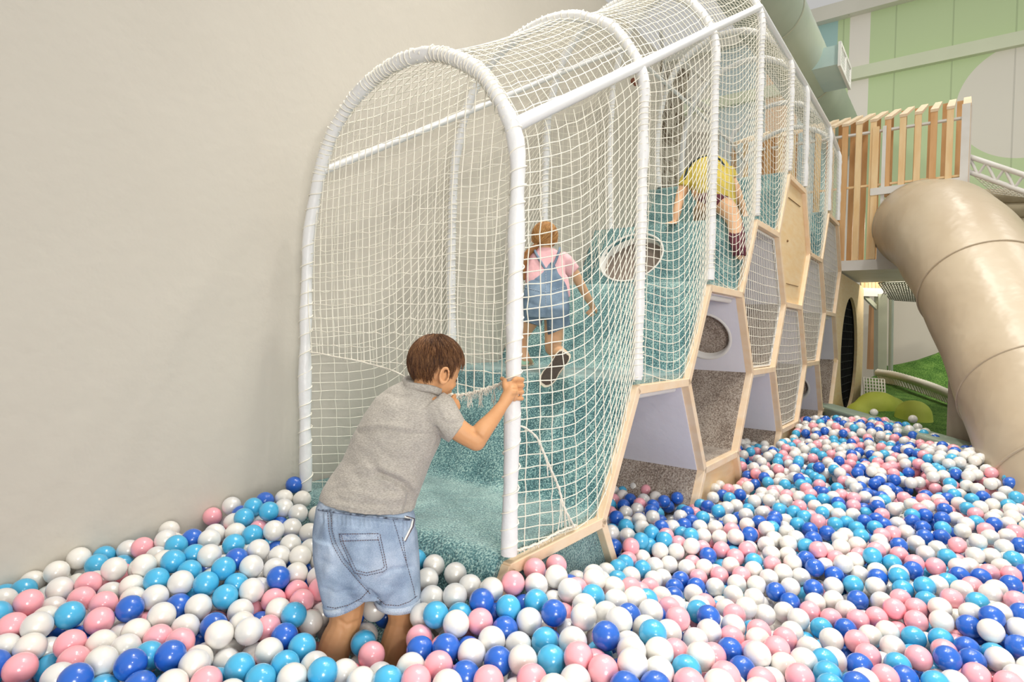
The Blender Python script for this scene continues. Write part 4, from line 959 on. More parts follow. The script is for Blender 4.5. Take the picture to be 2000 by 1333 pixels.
def bigmesh(ids, sub, name):
    v, f = ico(sub); n = len(ids); vs = (v[None]*RB + P_[ids][:, None, :]).reshape(-1, 3); fs = (f[None] + (np.arange(n)*len(v))[:, None, None]).reshape(-1, 3)
    me = bpy.data.meshes.new(name); me.vertices.add(len(vs)); me.vertices.foreach_set('co', vs.ravel().astype(np.float32))
    me.loops.add(len(fs)*3); me.loops.foreach_set('vertex_index', fs.ravel().astype(np.int32)); me.polygons.add(len(fs))
    me.polygons.foreach_set('loop_start', np.arange(0, len(fs)*3, 3, dtype=np.int32)); me.polygons.foreach_set('loop_total', np.full(len(fs), 3, dtype=np.int32))
    mi = np.repeat(np.array(['WPKSB'.index(c) for c in cols_b[ids]], dtype=np.int32), len(f)); me.polygons.foreach_set('material_index', mi); me.polygons.foreach_set('use_smooth', np.ones(len(fs), dtype=bool))
    me.update(calc_edges=True)
    for k in 'WPKSB': me.materials.append(BM[k])
    return me
rest = np.array(rest); rd = dist[rest]; near = rest[rd < 3.4]; far = rest[rd >= 3.4]
me1 = bigmesh(near, 3, 'pit_balls'); me2 = bigmesh(far, 2, 'pit_balls_far')
bm = bmesh.new(); bm.from_mesh(me1); bm.from_mesh(me2); bm.to_mesh(me1); bm.free()
o = bpy.data.objects.new('pit_balls', me1); COL.objects.link(o); tag(o, 'mass of white, pearly, pink, sky blue and royal blue plastic balls filling the pit', 'balls', kind='stuff')
for x, y, c_, lab in ((1532, 806, 'S', 'sky blue ball lying behind the net of a lower hexagonal cell'), (1541, 801, 'B', 'higher royal blue ball behind the net of a lower hexagonal cell'), (1546, 808, 'B', 'lower royal blue ball behind the net of a lower hexagonal cell')):
    uu_, zz_ = onw(x, y, .16); o = bpy.data.objects.new('plastic_ball', BMESH[c_]); COL.objects.link(o); o.location = G(uu_, .16, zz_); tag(o, lab, 'ball')
# stray balls on the rim and the one in a net cell
for c, x, y, Yd, lab in (('W', 1707, 806, 6.35, 'white ball lying alone on the sage rim by the larger boulder'), ('W', 1783, 819, 5.75, 'white ball lying alone on the sage rim by the smaller boulder')):
    o = bpy.data.objects.new('plastic_ball', BMESH[c]); COL.objects.link(o); o.location = P(x, y, Yd); tag(o, lab, 'ball')
# ================= people
def skinmat(n, c, c2): return mat(n, c, .5, c2=c2, nscale=9, spec=.35, sss=.12, bump=.0006, bscale=90)
SK1 = skinmat('boy_skin', '#d29a6a', '#d8a274'); SK2 = skinmat('girl_skin', '#dcae86', '#e2b690')
def hairmat(n, a, b_):
    m = mat(n, a, .5, c2=b_, nscale=26, detail=5, spec=.35); return m
def denim(n, a, b_, c_):
    m = bpy.data.materials.new(n); m.use_nodes = True; nt = m.node_tree; b = nt.nodes['Principled BSDF']; N = nt.nodes.new; L = nt.links.new
    b.inputs['Roughness'].default_value = .85; b.inputs['Specular IOR Level'].default_value = .15
    tc = N('ShaderNodeTexCoord'); n1 = N('ShaderNodeTexNoise'); n1.inputs['Scale'].default_value = 11; n1.inputs['Detail'].default_value = 5; L(tc.outputs['Object'], n1.inputs['Vector'])
    n2 = N('ShaderNodeTexNoise'); n2.inputs['Scale'].default_value = 420; L(tc.outputs['Object'], n2.inputs['Vector'])
    ad = N('ShaderNodeMath'); ad.operation = 'MULTIPLY_ADD'; ad.inputs[1].default_value = .35; L(n2.outputs['Fac'], ad.inputs[0]); ms = N('ShaderNodeMath'); ms.operation = 'MULTIPLY'; ms.inputs[1].default_value = .65; L(n1.outputs['Fac'], ms.inputs[0]); L(ms.outputs[0], ad.inputs[2])
    r = N('ShaderNodeValToRGB'); e = r.color_ramp.elements; e[0].position = .36; e[0].color = col(a); e[1].position = .64; e[1].color = col(c_); q = e.new(.5); q.color = col(b_)
    L(ad.outputs[0], r.inputs['Fac']); L(r.outputs['Color'], b.inputs['Base Color'])
    bp = N('ShaderNodeBump'); bp.inputs['Distance'].default_value = .004; L(n1.outputs['Fac'], bp.inputs['Height']); b2 = N('ShaderNodeBump'); b2.inputs['Distance'].default_value = .0006; L(n2.outputs['Fac'], b2.inputs['Height']); L(bp.outputs['Normal'], b2.inputs['Normal']); L(b2.outputs['Normal'], b.inputs['Normal'])
    return m
def heather(n, a, b_):
    m = mat(n, a, .9, c2=b_, nscale=300, stretch=(.5, .5, 1.6), detail=2, spec=.1, bump=.0008, bscale=350, sheen=.2, bump2=(.006, 14)); return m
DEN = denim('light_denim', '#8496ae', '#9fb0c5', '#bcc8d8'); HEM = denim('faded_hem_denim', '#6f819f', '#b3c1d3', '#d6dfe8')
STITCH = mat('dark_thread', '#4c4f63', .8, c2='#6a4a3c', nscale=60)
GREYT = heather('heather_grey_jersey', '#a09a91', '#bdb7ad')
def displace(me, fn):
    co = np.empty(len(me.vertices)*3, dtype=np.float32); me.vertices.foreach_get('co', co); co = co.reshape(-1, 3).astype(float)
    no = np.array([v.normal[:] for v in me.vertices]); Yc = co[:, 1]*cp + (co[:, 2]-CH)*sp; Zc = -co[:, 1]*sp + (co[:, 2]-CH)*cp
    x = F*co[:, 0]/Yc; y = -F*Zc/Yc; px = 1000+cr*x-sr*y; py = 666.5+sr*x+cr*y
    d = fn(px, py, co, no); co += no*d[:, None]; me.vertices.foreach_set('co', co.astype(np.float32).ravel()); me.update()
def fold(px, py, line, sig, amp):
    """a soft groove (negative) or ridge (positive) along a line; returns metres"""
    best = np.full(len(px), 1e9)
    for (x1, y1), (x2, y2) in zip(line, line[1:]):
        dx, dy = x2-x1, y2-y1; t = np.clip(((px-x1)*dx+(py-y1)*dy)/(dx*dx+dy*dy), 0, 1); best = np.minimum(best, (px-x1-t*dx)**2+(py-y1-t*dy)**2)
    return amp*np.exp(-best/(2*sig*sig))
def facing(co, no):
    v = co - np.array([0, 0, CH]); return np.clip(-(no*v).sum(1)/np.sqrt((v*v).sum(1))*2, 0, 1)
def sec(cx, cy, Yd, hw, th, roll=0, yaw=0.0):
    """cross-section seen at pixel cx,cy: hw = half width in pixels, th = half depth in metres, roll tilts the width on screen, yaw turns it"""
    c = P(cx, cy, Yd); h = hw/F*Yd; a = Vector((math.cos(roll)*math.cos(yaw), math.sin(yaw), -math.sin(roll)*math.cos(yaw)))*h
    return (c, a, Vector((-math.sin(yaw), math.cos(yaw), 0))*th)
# ---------------------------------------------------------------- boy
Yb = 1.95
b = MB()
hd_ = P(852, 706, 1.99)
fw = Vector((.80, .48, -.36)).normalized()           # where he looks: right, a little away, down
rt = fw.cross(Vector((0, 0, 1))).normalized(); uph = rt.cross(fw).normalized()
b.ell(hd_, rt*.074, fw*.089, uph*.083, 24, 16)                        # skull
fc0 = hd_ + fw*.036 - uph*.048
b.ell(fc0, rt*.056, fw*.054, uph*.062, 20, 14)                        # face
b.ell(hd_ + fw*.060 - uph*.085, rt*.026, fw*.022, uph*.02, 14, 10)    # chin
b.ell(fc0 + fw*.052 - uph*.004, rt*.009, fw*.014, uph*.016, 10, 8)    # nose
b.ell(fc0 + fw*.047 - uph*.030, rt*.017, fw*.010, uph*.009, 10, 8)    # lips
b.ell(fc0 + fw*.040 + uph*.024, rt*.040, fw*.012, uph*.009, 12, 8)    # brow
for s in (1, -1): b.ell(fc0 + fw*.028 + rt*.030*s - uph*.012, rt*.020, fw*.018, uph*.020, 12, 8)
for s in (1, -1):                                                       # ears
    if s == 1:
        ec = P(869, 734, 1.925); ea = Vector((.55, -.6, .25)).normalized()
    b_e = hd_ + rt*.078*s - fw*.004 - uph*.030
    if s == 1: b_e = P(868, 734, 1.914)
    ax_u = (uph + fw*-.12).normalized()
    for k in range(14):
        a = -.5*PI + 2*PI*k/14; b.sph(b_e + ax_u*math.sin(a)*.0265 + (fw*.9 + rt*.25*s).normalized()*math.cos(a)*.0145, .0054, 8, 6)
    b.ell(b_e - rt*.009*s, rt*.004, fw*.013, ax_u*.022, 12, 8); b.ell(b_e - ax_u*.022 + rt*.001*s, rt*.005, fw*.008, ax_u*.007, 10, 6)
b.limb([P(845, 730, 1.99), P(832, 757, 1.98), P(826, 785, 1.98)], [.050, .045, .036])      # neck
b.loft([sec(820, 775, 1.97, 45, .05), sec(806, 815, 1.96, 68, .065), sec(770, 880, 1.95, 70, .08), sec(735, 950, 1.94, 74, .085), sec(716, 1010, 1.93, 82, .09), sec(712, 1060, 1.92, 84, .095)], 20)
# right arm up to the post
EL = P(930, 862, 1.93); WR = P(983, 790, 1.985); SHO = P(850, 800, 1.95)
b.limb([SHO, P(893, 838, 1.925), EL], [.046, .038, .033]); b.limb([EL, P(942, 842, 1.935), P(963, 817, 1.96), WR], [.032, .033, .026, .0195])
# hand closed round the post
PC = lambda z: Vector((G(BW, .006, 0).x, G(BW, .006, 0).y, z))
zc = P(1000, 760, 2.04).z
b.limb([WR, P(991, 776, 2.00), P(998, 765, 2.005)], [.020, .023, .022])
b.ell(P(999, 764, 2.012), Vector((.024, .004, .006)), Vector((.0, .011, 0)), Vector((-.010, 0, .034)), 16, 12)
def around(zz, th, rad): return PC(zz) + Vector((math.sin(th)*rad, -math.cos(th)*rad, 0))
for k, (py, rr) in enumerate(((741, .0082), (753, .0086), (766, .0084), (779, .0074))):
    z0 = P(1010, py, 2.03).z; pts = [P(1004, py+2, 2.018)] + [around(z0 - .002*j, th, .037 + (.002 if j == 1 else 0)) for j, th in enumerate((.45, 1.0, 1.55, 2.2, 2.8))]
    b.limb(pts, [rr*1.1, rr*1.15, rr*1.08, rr, rr*.95, rr*.85], 12)
b.limb([P(991, 768, 2.0), P(986, 752, 2.01), around(P(988, 744, 2.03).z, -.75, .037), around(P(990, 741, 2.05).z, -1.6, .036)], [.011, .010, .009, .0078], 12)
# left arm bent in front, hand at his mouth
b.limb([P(760, 800, 2.02), P(800, 850, 2.10), P(838, 852, 2.12)], [.046, .038, .033]); b.limb([P(838, 852, 2.12), P(862, 822, 2.10), P(882, 796, 2.07)], [.033, .027, .020])
b.ell(P(884, 789, 2.055), (.020, 0, 0), (0, .020, 0), (0, 0, .024), 14, 10)
for (x1, y1, x2, y2, rr) in ((884, 795, 889, 781, .0085), (889, 797, 894, 785, .0085), (891, 801, 896, 792, .008), (889, 805, 893, 798, .0075)):
    b.limb([P(x1, y1, 2.045), P((x1+x2)/2+2, (y1+y2)/2, 2.035), P(x2, y2, 2.045)], [rr, rr, rr*.85], 10)
b.limb([P(880, 790, 2.04), P(884, 778, 2.035), P(888, 773, 2.04)], [.009, .0085, .0075], 10)
# legs
b.limb([P(672, 1060, 1.92), P(676, 1140, 1.90), P(675, 1212, 1.875), P(655, 1262, 1.86), P(642, 1330, 1.86), P(632, 1440, 1.87), P(628, 1512, 1.90)], [.085, .070, .0515, .0525, .047, .036, .030])
b.limb([P(762, 1060, 1.94), P(778, 1140, 1.93), P(788, 1205, 1.915), P(775, 1256, 1.90), P(762, 1322, 1.90), P(752, 1430, 1.91), P(748, 1500, 1.94)], [.085, .070, .050, .052, .045, .036, .030])
for x in (628, 748):
    b.limb([P(x, 1515, 1.90), P(x+25, 1530, 1.98), P(x+45, 1520, 2.07)], [.034, .033, .026])
bme = remesh(b, .0038, 5, 'boy')
def bf(px, py, co, no):
    f_ = facing(co, no); d = fold(px, py, [(662, 1212), (678, 1222), (700, 1214)], 2.6, -.004) + fold(px, py, [(668, 1226), (672, 1250)], 4, -.0025) + fold(px, py, [(765, 1225), (800, 1228)], 3, -.0015)
    d += fold(px, py, [(928, 846), (941, 858)], 2.2, -.005) + fold(px, py, [(938, 852), (952, 828)], 2, -.0012)
    for y in (747, 760, 773): d += fold(px, py, [(1002, y), (1022, y+1)], 1.3, -.0035)
    return d*f_
displace(bme, bf)
boy = meshobj('person', bme, SK1); tag(boy, 'boy in grey T-shirt and denim shorts standing in the balls, gripping the tunnel post', 'boy')
# eye and brow
b = MB(); ep_ = fc0 + fw*.046 + rt*.022 + uph*.010; b.ell(ep_, rt*.010, fw*.005, uph*.005, 10, 8); ep2 = fc0 + fw*.046 - rt*.022 + uph*.010; b.ell(ep2, rt*.010, fw*.005, uph*.005, 10, 8)
b.obj('eyes', mat('eye_dark', '#3a2c22', .3, c2='#2c201a', nscale=50), boy)
# T-shirt
b = MB()
b.loft([sec(717, 984, 1.925, 94, .114, .10), sec(723, 964, 1.93, 93, .112, .09), sec(736, 938, 1.94, 91, .110, .06), sec(756, 900, 1.95, 87, .108, .0), sec(774, 860, 1.955, 85, .104, .10), sec(790, 822, 1.96, 79, .098, .16), sec(802, 792, 1.965, 70, .088, .20), sec(812, 770, 1.97, 54, .070, .22), sec(818, 757, 1.975, 40, .058, .22), sec(822, 750, 1.98, 32, .05, .22)], 28)
b.loft([sec(836, 792, 1.955, 40, .064, -.75), sec(856, 806, 1.945, 40, .062, -.8), sec(874, 824, 1.935, 33, .056, -.86), sec(888, 839, 1.93, 28, .052, -.9), sec(893, 844, 1.928, 26.5, .051, -.92)], 20)
b.loft([sec(770, 790, 2.0, 34, .062, .6), sec(756, 806, 2.04, 32, .06, .4), sec(762, 836, 2.08, 32, .055, 0)], 18)
sme = remesh(b, .0045, 6, 'tshirt')
def sf_(px, py, co, no):
    f_ = facing(co, no); d = np.zeros(len(px))
    d += fold(px, py, [(700, 843), (740, 838), (790, 846), (850, 848)], 3.5, -.0035) + fold(px, py, [(705, 836), (745, 831), (800, 838)], 4, .003)
    d += fold(px, py, [(735, 925), (765, 935), (790, 948), (803, 965), (800, 985), (792, 1004)], 4.5, -.013) + fold(px, py, [(740, 914), (775, 925), (806, 942), (818, 965)], 6, .006)
    d += fold(px, py, [(695, 928), (735, 940), (770, 962)], 5, -.004) + fold(px, py, [(720, 915), (760, 945)], 4, .003)
    d += fold(px, py, [(735, 870), (760, 895), (800, 900)], 5, -.003) + fold(px, py, [(700, 880), (730, 905), (745, 930)], 5, -.003)
    d += fold(px, py, [(850, 838), (862, 858), (856, 872)], 3.2, -.012) + fold(px, py, [(858, 820), (872, 828), (890, 828)], 3, -.003) + fold(px, py, [(850, 795), (862, 815)], 3, -.003)
    d += fold(px, py, [(745, 765), (775, 775), (815, 778), (850, 778)], 3.5, -.003) + fold(px, py, [(660, 975), (700, 985), (750, 985)], 4, -.003) + fold(px, py, [(640, 965), (670, 950)], 5, -.003)
    d += fold(px, py, [(690, 960), (740, 975), (780, 975)], 5, .003) + fold(px, py, [(812, 880), (800, 910), (790, 930)], 6, -.003)
    d += fold(px, py, [(626, 986), (700, 1000), (806, 1006)], 1.5, -.0018)
    d += .0016*np.sin(px*.11+py*.05) * np.sin(py*.09-px*.03)
    return d*f_
displace(sme, sf_)
shirt = meshobj('tshirt', sme, GREYT, boy)
b = MB(); cc_ = [P(785, 748, 1.985), P(790, 757, 1.93), P(815, 762, 1.912), P(842, 766, 1.915), P(860, 772, 1.945), P(858, 766, 2.0), P(825, 752, 2.045), P(795, 745, 2.03)]
cc_ = spline(cc_ + [cc_[0]], 6); ctr = P(828, 752, 1.98)
outv = []; inv_ = []
for p in cc_:
    d_ = (p-ctr).normalized(); outv += [p - d_*.0 + Vector((-.004, 0, -.006)), p + d_*.003 + Vector((.004, 0, .020)), p - d_*.007 + Vector((.006, 0, .024)), p - d_*.010 + Vector((0, 0, -.004))]
nq = len(cc_); b.add(outv, [(4*i+j, 4*i+(j+1) % 4, 4*((i+1) % nq)+(j+1) % 4, 4*((i+1) % nq)+j) for i in range(nq-1) for j in range(4)], 0, True)
ob = b.obj('collar', GREYT, shirt); ob.location = (0, 0, 0); ob.modifiers.new('s', 'SUBSURF').render_levels = 1
# shorts
b = MB()
b.loft([sec(716, 984, 1.925, 91, .106, .10), sec(715, 1000, 1.92, 97, .115, .09), sec(712, 1042, 1.91, 100, .125, .05), sec(714, 1090, 1.905, 101, .125), sec(718, 1130, 1.90, 98, .115), sec(720, 1150, 1.90, 90, .10)], 30)
b.loft([sec(664, 1040, 1.905, 50, .115, .05), sec(667, 1090, 1.895, 51, .11, .1), sec(673, 1130, 1.885, 49, .10, -.15), sec(677, 1156, 1.875, 47, .094, -.27), sec(680, 1168, 1.872, 46, .092, -.32)], 24)
b.loft([sec(760, 1040, 1.925, 54, .115, -.02), sec(766, 1090, 1.92, 53, .11, 0), sec(772, 1140, 1.915, 49, .10, .05), sec(776, 1158, 1.91, 46, .094, .04), sec(778, 1168, 1.91, 45, .092, .05)], 24)
dme = remesh(b, .0045, 5, 'shorts')
def df_(px, py, co, no):
    f_ = facing(co, no); d = fold(px, py, [(640, 995), (643, 1040), (650, 1070), (668, 1100), (690, 1130), (722, 1160)], 3.0, -.006) + fold(px, py, [(722, 1162), (735, 1175)], 5, -.012)
    for x in range(628, 806, 9): d += fold(px, py, [(x, 1004+(x-628)*.09), (x+1, 1022+(x-628)*.07)], 2.0, -.003)
    d += fold(px, py, [(655, 1060), (690, 1098), (715, 1110)], 4, -.003) + fold(px, py, [(622, 1095), (650, 1105), (680, 1100)], 4, -.003) + fold(px, py, [(735, 1135), (770, 1150), (800, 1150)], 6, -.002)
    d += fold(px, py, [(640, 1120), (690, 1150)], 6, .003) + fold(px, py, [(805, 1020), (812, 1080), (818, 1130)], 4, .002)
    d += fold(px, py, [(626, 992), (700, 1004), (808, 1012)], 1.4, -.002) + fold(px, py, [(626, 1001), (700, 1012), (808, 1020)], 1.4, -.002)
    d += .0022*np.sin(px*.16+py*.03)*np.sin(py*.05+px*.02) + fold(px, py, [(742, 1128), (770, 1112), (806, 1108)], 3, -.004) + fold(px, py, [(630, 1150), (660, 1160), (700, 1150)], 3, -.003)
    return d*f_*1.5
displace(dme, df_)
shorts = meshobj('shorts', dme, DEN, boy)
def surf_pts(me, line, lift):
    bv = BVHTree.FromPolygons([v.co[:] for v in me.vertices], [p.vertices[:] for p in me.polygons]); out = []
    for (x1, y1), (x2, y2) in zip(line, line[1:]):
        n = max(2, int(math.hypot(x2-x1, y2-y1)/1.6))
        for k in range(n):
            t = k/n; r = Vector(ray(x1+(x2-x1)*t, y1+(y2-y1)*t)).normalized(); h = bv.ray_cast(Vector((0, 0, CH)), r)
            if h[0] is not None: out.append(h[0] - r*lift)
    return out
def stitch(me, lines, r, m, parent, name, dash=True, lift=.0015):
    b = MB()
    for ln in lines:
        pts = surf_pts(me, ln, lift)
        if dash:
            for k in range(0, len(pts)-2, 3): b.tube(pts[k:k+3], r, 4)
        elif len(pts) > 2: b.tube(pts, r, 5)
    if b.v: o = b.obj(name, m, parent); o.location = (0, 0, 0); return o
def patch(me, poly_px, parent, name, m, lift=.0025, nx=26, ny=26):
    """a cloth patch laid on the garment: poly_px = 4 corner pixels (tl, tr, br, bl)"""
    bv = BVHTree.FromPolygons([v.co[:] for v in me.vertices], [p.vertices[:] for p in me.polygons]); vs = []; ok = True
    for j in range(ny+1):
        for i in range(nx+1):
            s, t = i/nx, j/ny
            if len(poly_px) == 4:
                x = (poly_px[0][0]*(1-s)+poly_px[1][0]*s)*(1-t) + (poly_px[3][0]*(1-s)+poly_px[2][0]*s)*t; y = (poly_px[0][1]*(1-s)+poly_px[1][1]*s)*(1-t) + (poly_px[3][1]*(1-s)+poly_px[2][1]*s)*t
            rd_ = min(1, max(0, (t-.80)/.2)); x += (.5-s)*rd_**2*14*abs(2*s-1)**3
            r = Vector(ray(x, y)).normalized(); h = bv.ray_cast(Vector((0, 0, CH)), r)
            vs.append(h[0] - r*lift if h[0] is not None else Vector((0, 0, 0)))
    back = [v + (v-Vector((0, 0, CH))).normalized()*(lift+.001) for v in vs]; W_ = nx+1; b = MB(); n = len(vs)
    fs = [(j*W_+i, j*W_+i+1, (j+1)*W_+i+1, (j+1)*W_+i) for j in range(ny) for i in range(nx)]
    b.add(vs+back, fs + [(a+n, d+n, c+n, b_+n) for a, b_, c, d in fs] + [(i, i+1, i+1+n, i+n) for i in range(nx)] + [(ny*W_+i, ny*W_+i+1, ny*W_+i+1+n, ny*W_+i+n) for i in range(nx)] + [(j*W_, (j+1)*W_, (j+1)*W_+n, j*W_+n) for j in range(ny)] + [(j*W_+nx, (j+1)*W_+nx, (j+1)*W_+nx+n, j*W_+nx+n) for j in range(ny)], 0, True)
    o = b.obj(name, m, parent); o.location = (0, 0, 0); return o
patch(dme, [(662, 1043), (742, 1042), (757, 1116), (692, 1123)], shorts, 'back_pocket', DEN)
patch(dme, [(662, 1043), (742, 1042), (744, 1055), (664, 1058)], shorts, 'pocket_hem', HEM, .0042, 20, 4)
stitch(dme, [[(663, 1044), (742, 1043)], [(664, 1058), (744, 1055)], [(662, 1043), (666, 1062), (692, 1120), (716, 1125), (748, 1118), (756, 1112), (752, 1090), (742, 1043)], [(667, 1046), (671, 1062), (696, 1115), (716, 1120), (745, 1113), (751, 1108), (747, 1088), (737, 1046)]], .0010, STITCH, shorts, 'pocket_stitching', lift=.0055)
for ln_ in ([(640, 1002), (643, 1040), (650, 1066), (668, 1098), (700, 1136), (724, 1162)], [(646, 1002), (649, 1038), (656, 1062), (674, 1094), (706, 1132)], [(768, 1016), (776, 1040), (780, 1055), (786, 1075), (797, 1110), (808, 1150), (812, 1172)], [(786, 1050), (794, 1098)]): stitch(dme, [ln_], .0010, STITCH, shorts, 'seam_stitching')
stitch(dme, [[(639, 1186), (655, 1189), (680, 1183), (705, 1170), (722, 1152)], [(737, 1168), (752, 1182), (778, 1184), (800, 1176), (816, 1164)]], .0011, STITCH, shorts, 'hem_stitching')
b = MB()
# hems: slightly flared rolled bands at the leg openings
for scs in ([sec(679, 1163, 1.873, 48, .0955, -.31), sec(681.5, 1175, 1.868, 48, .0955, -.34)], [sec(777, 1163, 1.91, 47, .0955, .045), sec(779, 1175, 1.908, 47, .0955, .06)]):
    (c1, a1_, b1_), (c2, a2_, b2_) = scs; ring = []
    for (c, A__, B__), sc__ in (((c1, a1_, b1_), 1), ((c2, a2_, b2_), 1), ((c2, a2_, b2_), .94), ((c1, a1_, b1_), .94)):
        ring.append([Vector(c) + A__*sc__*math.cos(t)*(1+.012*math.sin(t*13)) + B__*sc__*math.sin(t) for t in [2*PI*k/64 for k in range(64)]])
    vv = [p for r_ in ring for p in r_]; b.add(vv, [(i*64+j, i*64+(j+1) % 64, ((i+1) % 4)*64+(j+1) % 64, ((i+1) % 4)*64+j) for i in range(4) for j in range(64)], 0, True)
o = b.obj('leg_hem', HEM, shorts); o.location = (0, 0, 0)
stitch(dme, [[(622, 996), (660, 1002), (715, 1009), (770, 1014), (806, 1016)]], .0035, mat('gathered_waistband', '#8c9bb0', .85, c2='#3f4450', nscale=70), shorts, 'waistband', dash=False, lift=.004)
stitch(dme, [[(790, 1010), (806, 1016), (803, 1030), (797, 1042), (789, 1058)]], .0034, M['whitefab'], shorts, 'pocket_lining', dash=False, lift=.003)
stitch(dme, [[(794, 1009), (810, 1014), (807, 1030), (799, 1044), (791, 1060)]], .0014, STITCH, shorts, 'pocket_edge', dash=False, lift=.006)
# hair
def hair_strands(b, c, axes, keep, whorl, n, ln, lift, seed, rad=.0011, grav=.25):
    R_ = random.Random(seed); ax, ay, az = axes
    for _ in range(n):
        while True:
            v = Vector((R_.gauss(0, 1), R_.gauss(0, 1), R_.gauss(0, 1))).normalized()
            if keep(v): break
        p = c + ax*v.x + ay*v.y + az*v.z; nn = Vector((ax*v.x/ax.length**2 + ay*v.y/ay.length**2 + az*v.z/az.length**2)).normalized()
        d = (p - whorl); d = d - nn*d.dot(nn)
        d = d.normalized() if d.length > 1e-4 else nn.orthogonal(); d = (d + Vector((R_.gauss(0, .22), R_.gauss(0, .22), R_.gauss(0, .22) - grav))).normalized(); d = (d - nn*d.dot(nn)).normalized()
        L_ = ln*R_.uniform(.7, 1.25); pts = []; q = p - nn*.002; dirv = (d + nn*.45).normalized()
        for k in range(5):
            pts.append(q); q = q + dirv*L_/4; w_ = (q-c); loc = Vector((w_.dot(ax)/ax.length**2, w_.dot(ay)/ay.length**2, w_.dot(az)/az.length**2)); rr_ = loc.length
            tgt = 1 + lift/ax.length
            if rr_ > 0: q = c + (q-c)*(1 + (min(rr_, tgt)/rr_ - 1)*.7 if rr_ > tgt else 1)
            nn2 = (q-c).normalized(); dirv = (dirv - nn2*dirv.dot(nn2)*.8 + Vector((0, 0, -.10))).normalized()
        b.tube(pts, lambda i: rad*(1-.20*i), 4, R_.randrange(3), caps=False)
def hkeep(v):          # v.x along rt (his right), v.y along fw, v.z along uph
    if v.y > .40 and v.z < .28: return False
    if v.y > .05 and v.z < -.22: return False
    if v.z < -.66: return False
    if v.x > .5 and v.y > -.26 and v.z < -.10 and not (.20 < v.y < .42 and v.z > -.30): return False
    if v.y > .72 and v.z < .62: return False
    return True
HM = [hairmat('brown_hair', '#5a3a22', '#6e4a2c'), hairmat('brown_hair_light', '#7c5532', '#8a6240'), hairmat('brown_hair_dark', '#43291a', '#553522')]
b = MB(); AX = (rt*.080, fw*.096, uph*.091); cH = hd_
bb_ = MB(); sg = 40
# cap under the strands
vsx = []; 
for j in range(25):
    th_ = PI*j/24
    for i in range(sg): 
        ph_ = 2*PI*i/sg; v = Vector((math.sin(th_)*math.cos(ph_), math.sin(th_)*math.sin(ph_), math.cos(th_))); k_ = 1.0 if hkeep(v) else .86
        vsx.append(cH + (AX[0]*v.x + AX[1]*v.y + AX[2]*v.z)*k_)
bb_.add(vsx, [(j*sg+i, j*sg+(i+1) % sg, (j+1)*sg+(i+1) % sg, (j+1)*sg+i) for j in range(24) for i in range(sg)], 2, True)
hair = bb_.obj('hair', HM, boy)
whorl = cH + AX[2]*.93 - AX[1]*.35 - AX[0]*.1
hair_strands(b, cH, AX, hkeep, whorl, 5200, .034, .010, 5)
for k in range(0):      # tousled tuft at the crown
    a = rnd.uniform(0, 6.3); p = whorl + Vector((rnd.gauss(0, .012), rnd.gauss(0, .012), -.004)); b.tube([p, p + Vector((-.006+rnd.gauss(0, .004), 0, .013)), p + Vector((-.004+rnd.gauss(0, .010), rnd.gauss(0, .006), .022)), p + Vector((.006+rnd.gauss(0, .01), 0, .024))], lambda i: .0012*(1-.22*i), 4, rnd.randrange(3), caps=False)
o = b.obj('strands', HM, hair); o.location = (0, 0, 0)
# ---------------------------------------------------------------- girl climbing in dungarees
b = MB(); g = lambda x, y, Yd: P(x, y, Yd)
hg = g(1064, 460, 3.44); b.ell(hg, (.070, 0, 0), (0, .080, 0), (0, 0, .074), 20, 14); b.ell(hg + Vector((.012, .05, -.03)), (.050, 0, 0), (0, .045, 0), (0, 0, .05)); b.ell(hg + Vector((.015, .095, -.03)), (.008, 0, 0), (0, .012, 0), (0, 0, .014), 8, 6)
for s in (-1, 1): b.ell(hg + Vector((.071*s, .012, -.022)), (.008, 0, 0), (0, .014, 0), (0, 0, .021), 10, 8)
b.limb([g(1064, 475, 3.44), g(1064, 492, 3.42)], [.034, .040])
b.loft([sec(1064, 492, 3.42, 26, .05), sec(1064, 520, 3.40, 36, .07), sec(1066, 560, 3.36, 34, .075), sec(1068, 600, 3.32, 38, .085)], 18)
b.limb([g(1098, 508, 3.43), g(1122, 535, 3.48), g(1136, 560, 3.52)], [.040, .032, .027]); b.limb([g(1136, 560, 3.52), g(1148, 582, 3.56), g(1158, 600, 3.60)], [.027, .024, .017])
b.ell(g(1157, 604, 3.6), (.020, 0, 0), (0, .014, 0), (0, 0, .018), 12, 8)
for k, (x, y) in enumerate(((1145, 612), (1149, 616), (1154, 618), (1160, 616))): b.limb([g(1154, 606, 3.6), g((1154+x)/2-1, (606+y)/2, 3.595), g(x, y, 3.60)], [.0085, .0075, .0065], 10)
b.limb([g(1160, 602, 3.6), g(1165, 606, 3.6), g(1164, 612, 3.61)], [.0085, .008, .0065], 10)
b.limb([g(1030, 508, 3.46), g(1014, 530, 3.56), g(1006, 556, 3.62)], [.040, .032, .027]); b.limb([g(1006, 556, 3.62), g(1012, 580, 3.70), g(1020, 592, 3.78)], [.027, .024, .018])
b.ell(g(1022, 596, 3.80), (.018, 0, 0), (0, .02, 0), (0, 0, .018), 12, 8)
b.limb([g(1085, 605, 3.33), g(1082, 650, 3.40), g(1080, 680, 3.38)], [.068, .056, .047]); b.limb([g(1080, 680, 3.38), g(1090, 690, 3.27), g(1101, 695, 3.12)], [.046, .043, .031])
b.limb([g(1045, 605, 3.36), g(1022, 645, 3.50), g(1014, 660, 3.52)], [.066, .052, .046]); b.limb([g(1014, 660, 3.52), g(1018, 685, 3.44), g(1026, 700, 3.42)], [.044, .040, .030])
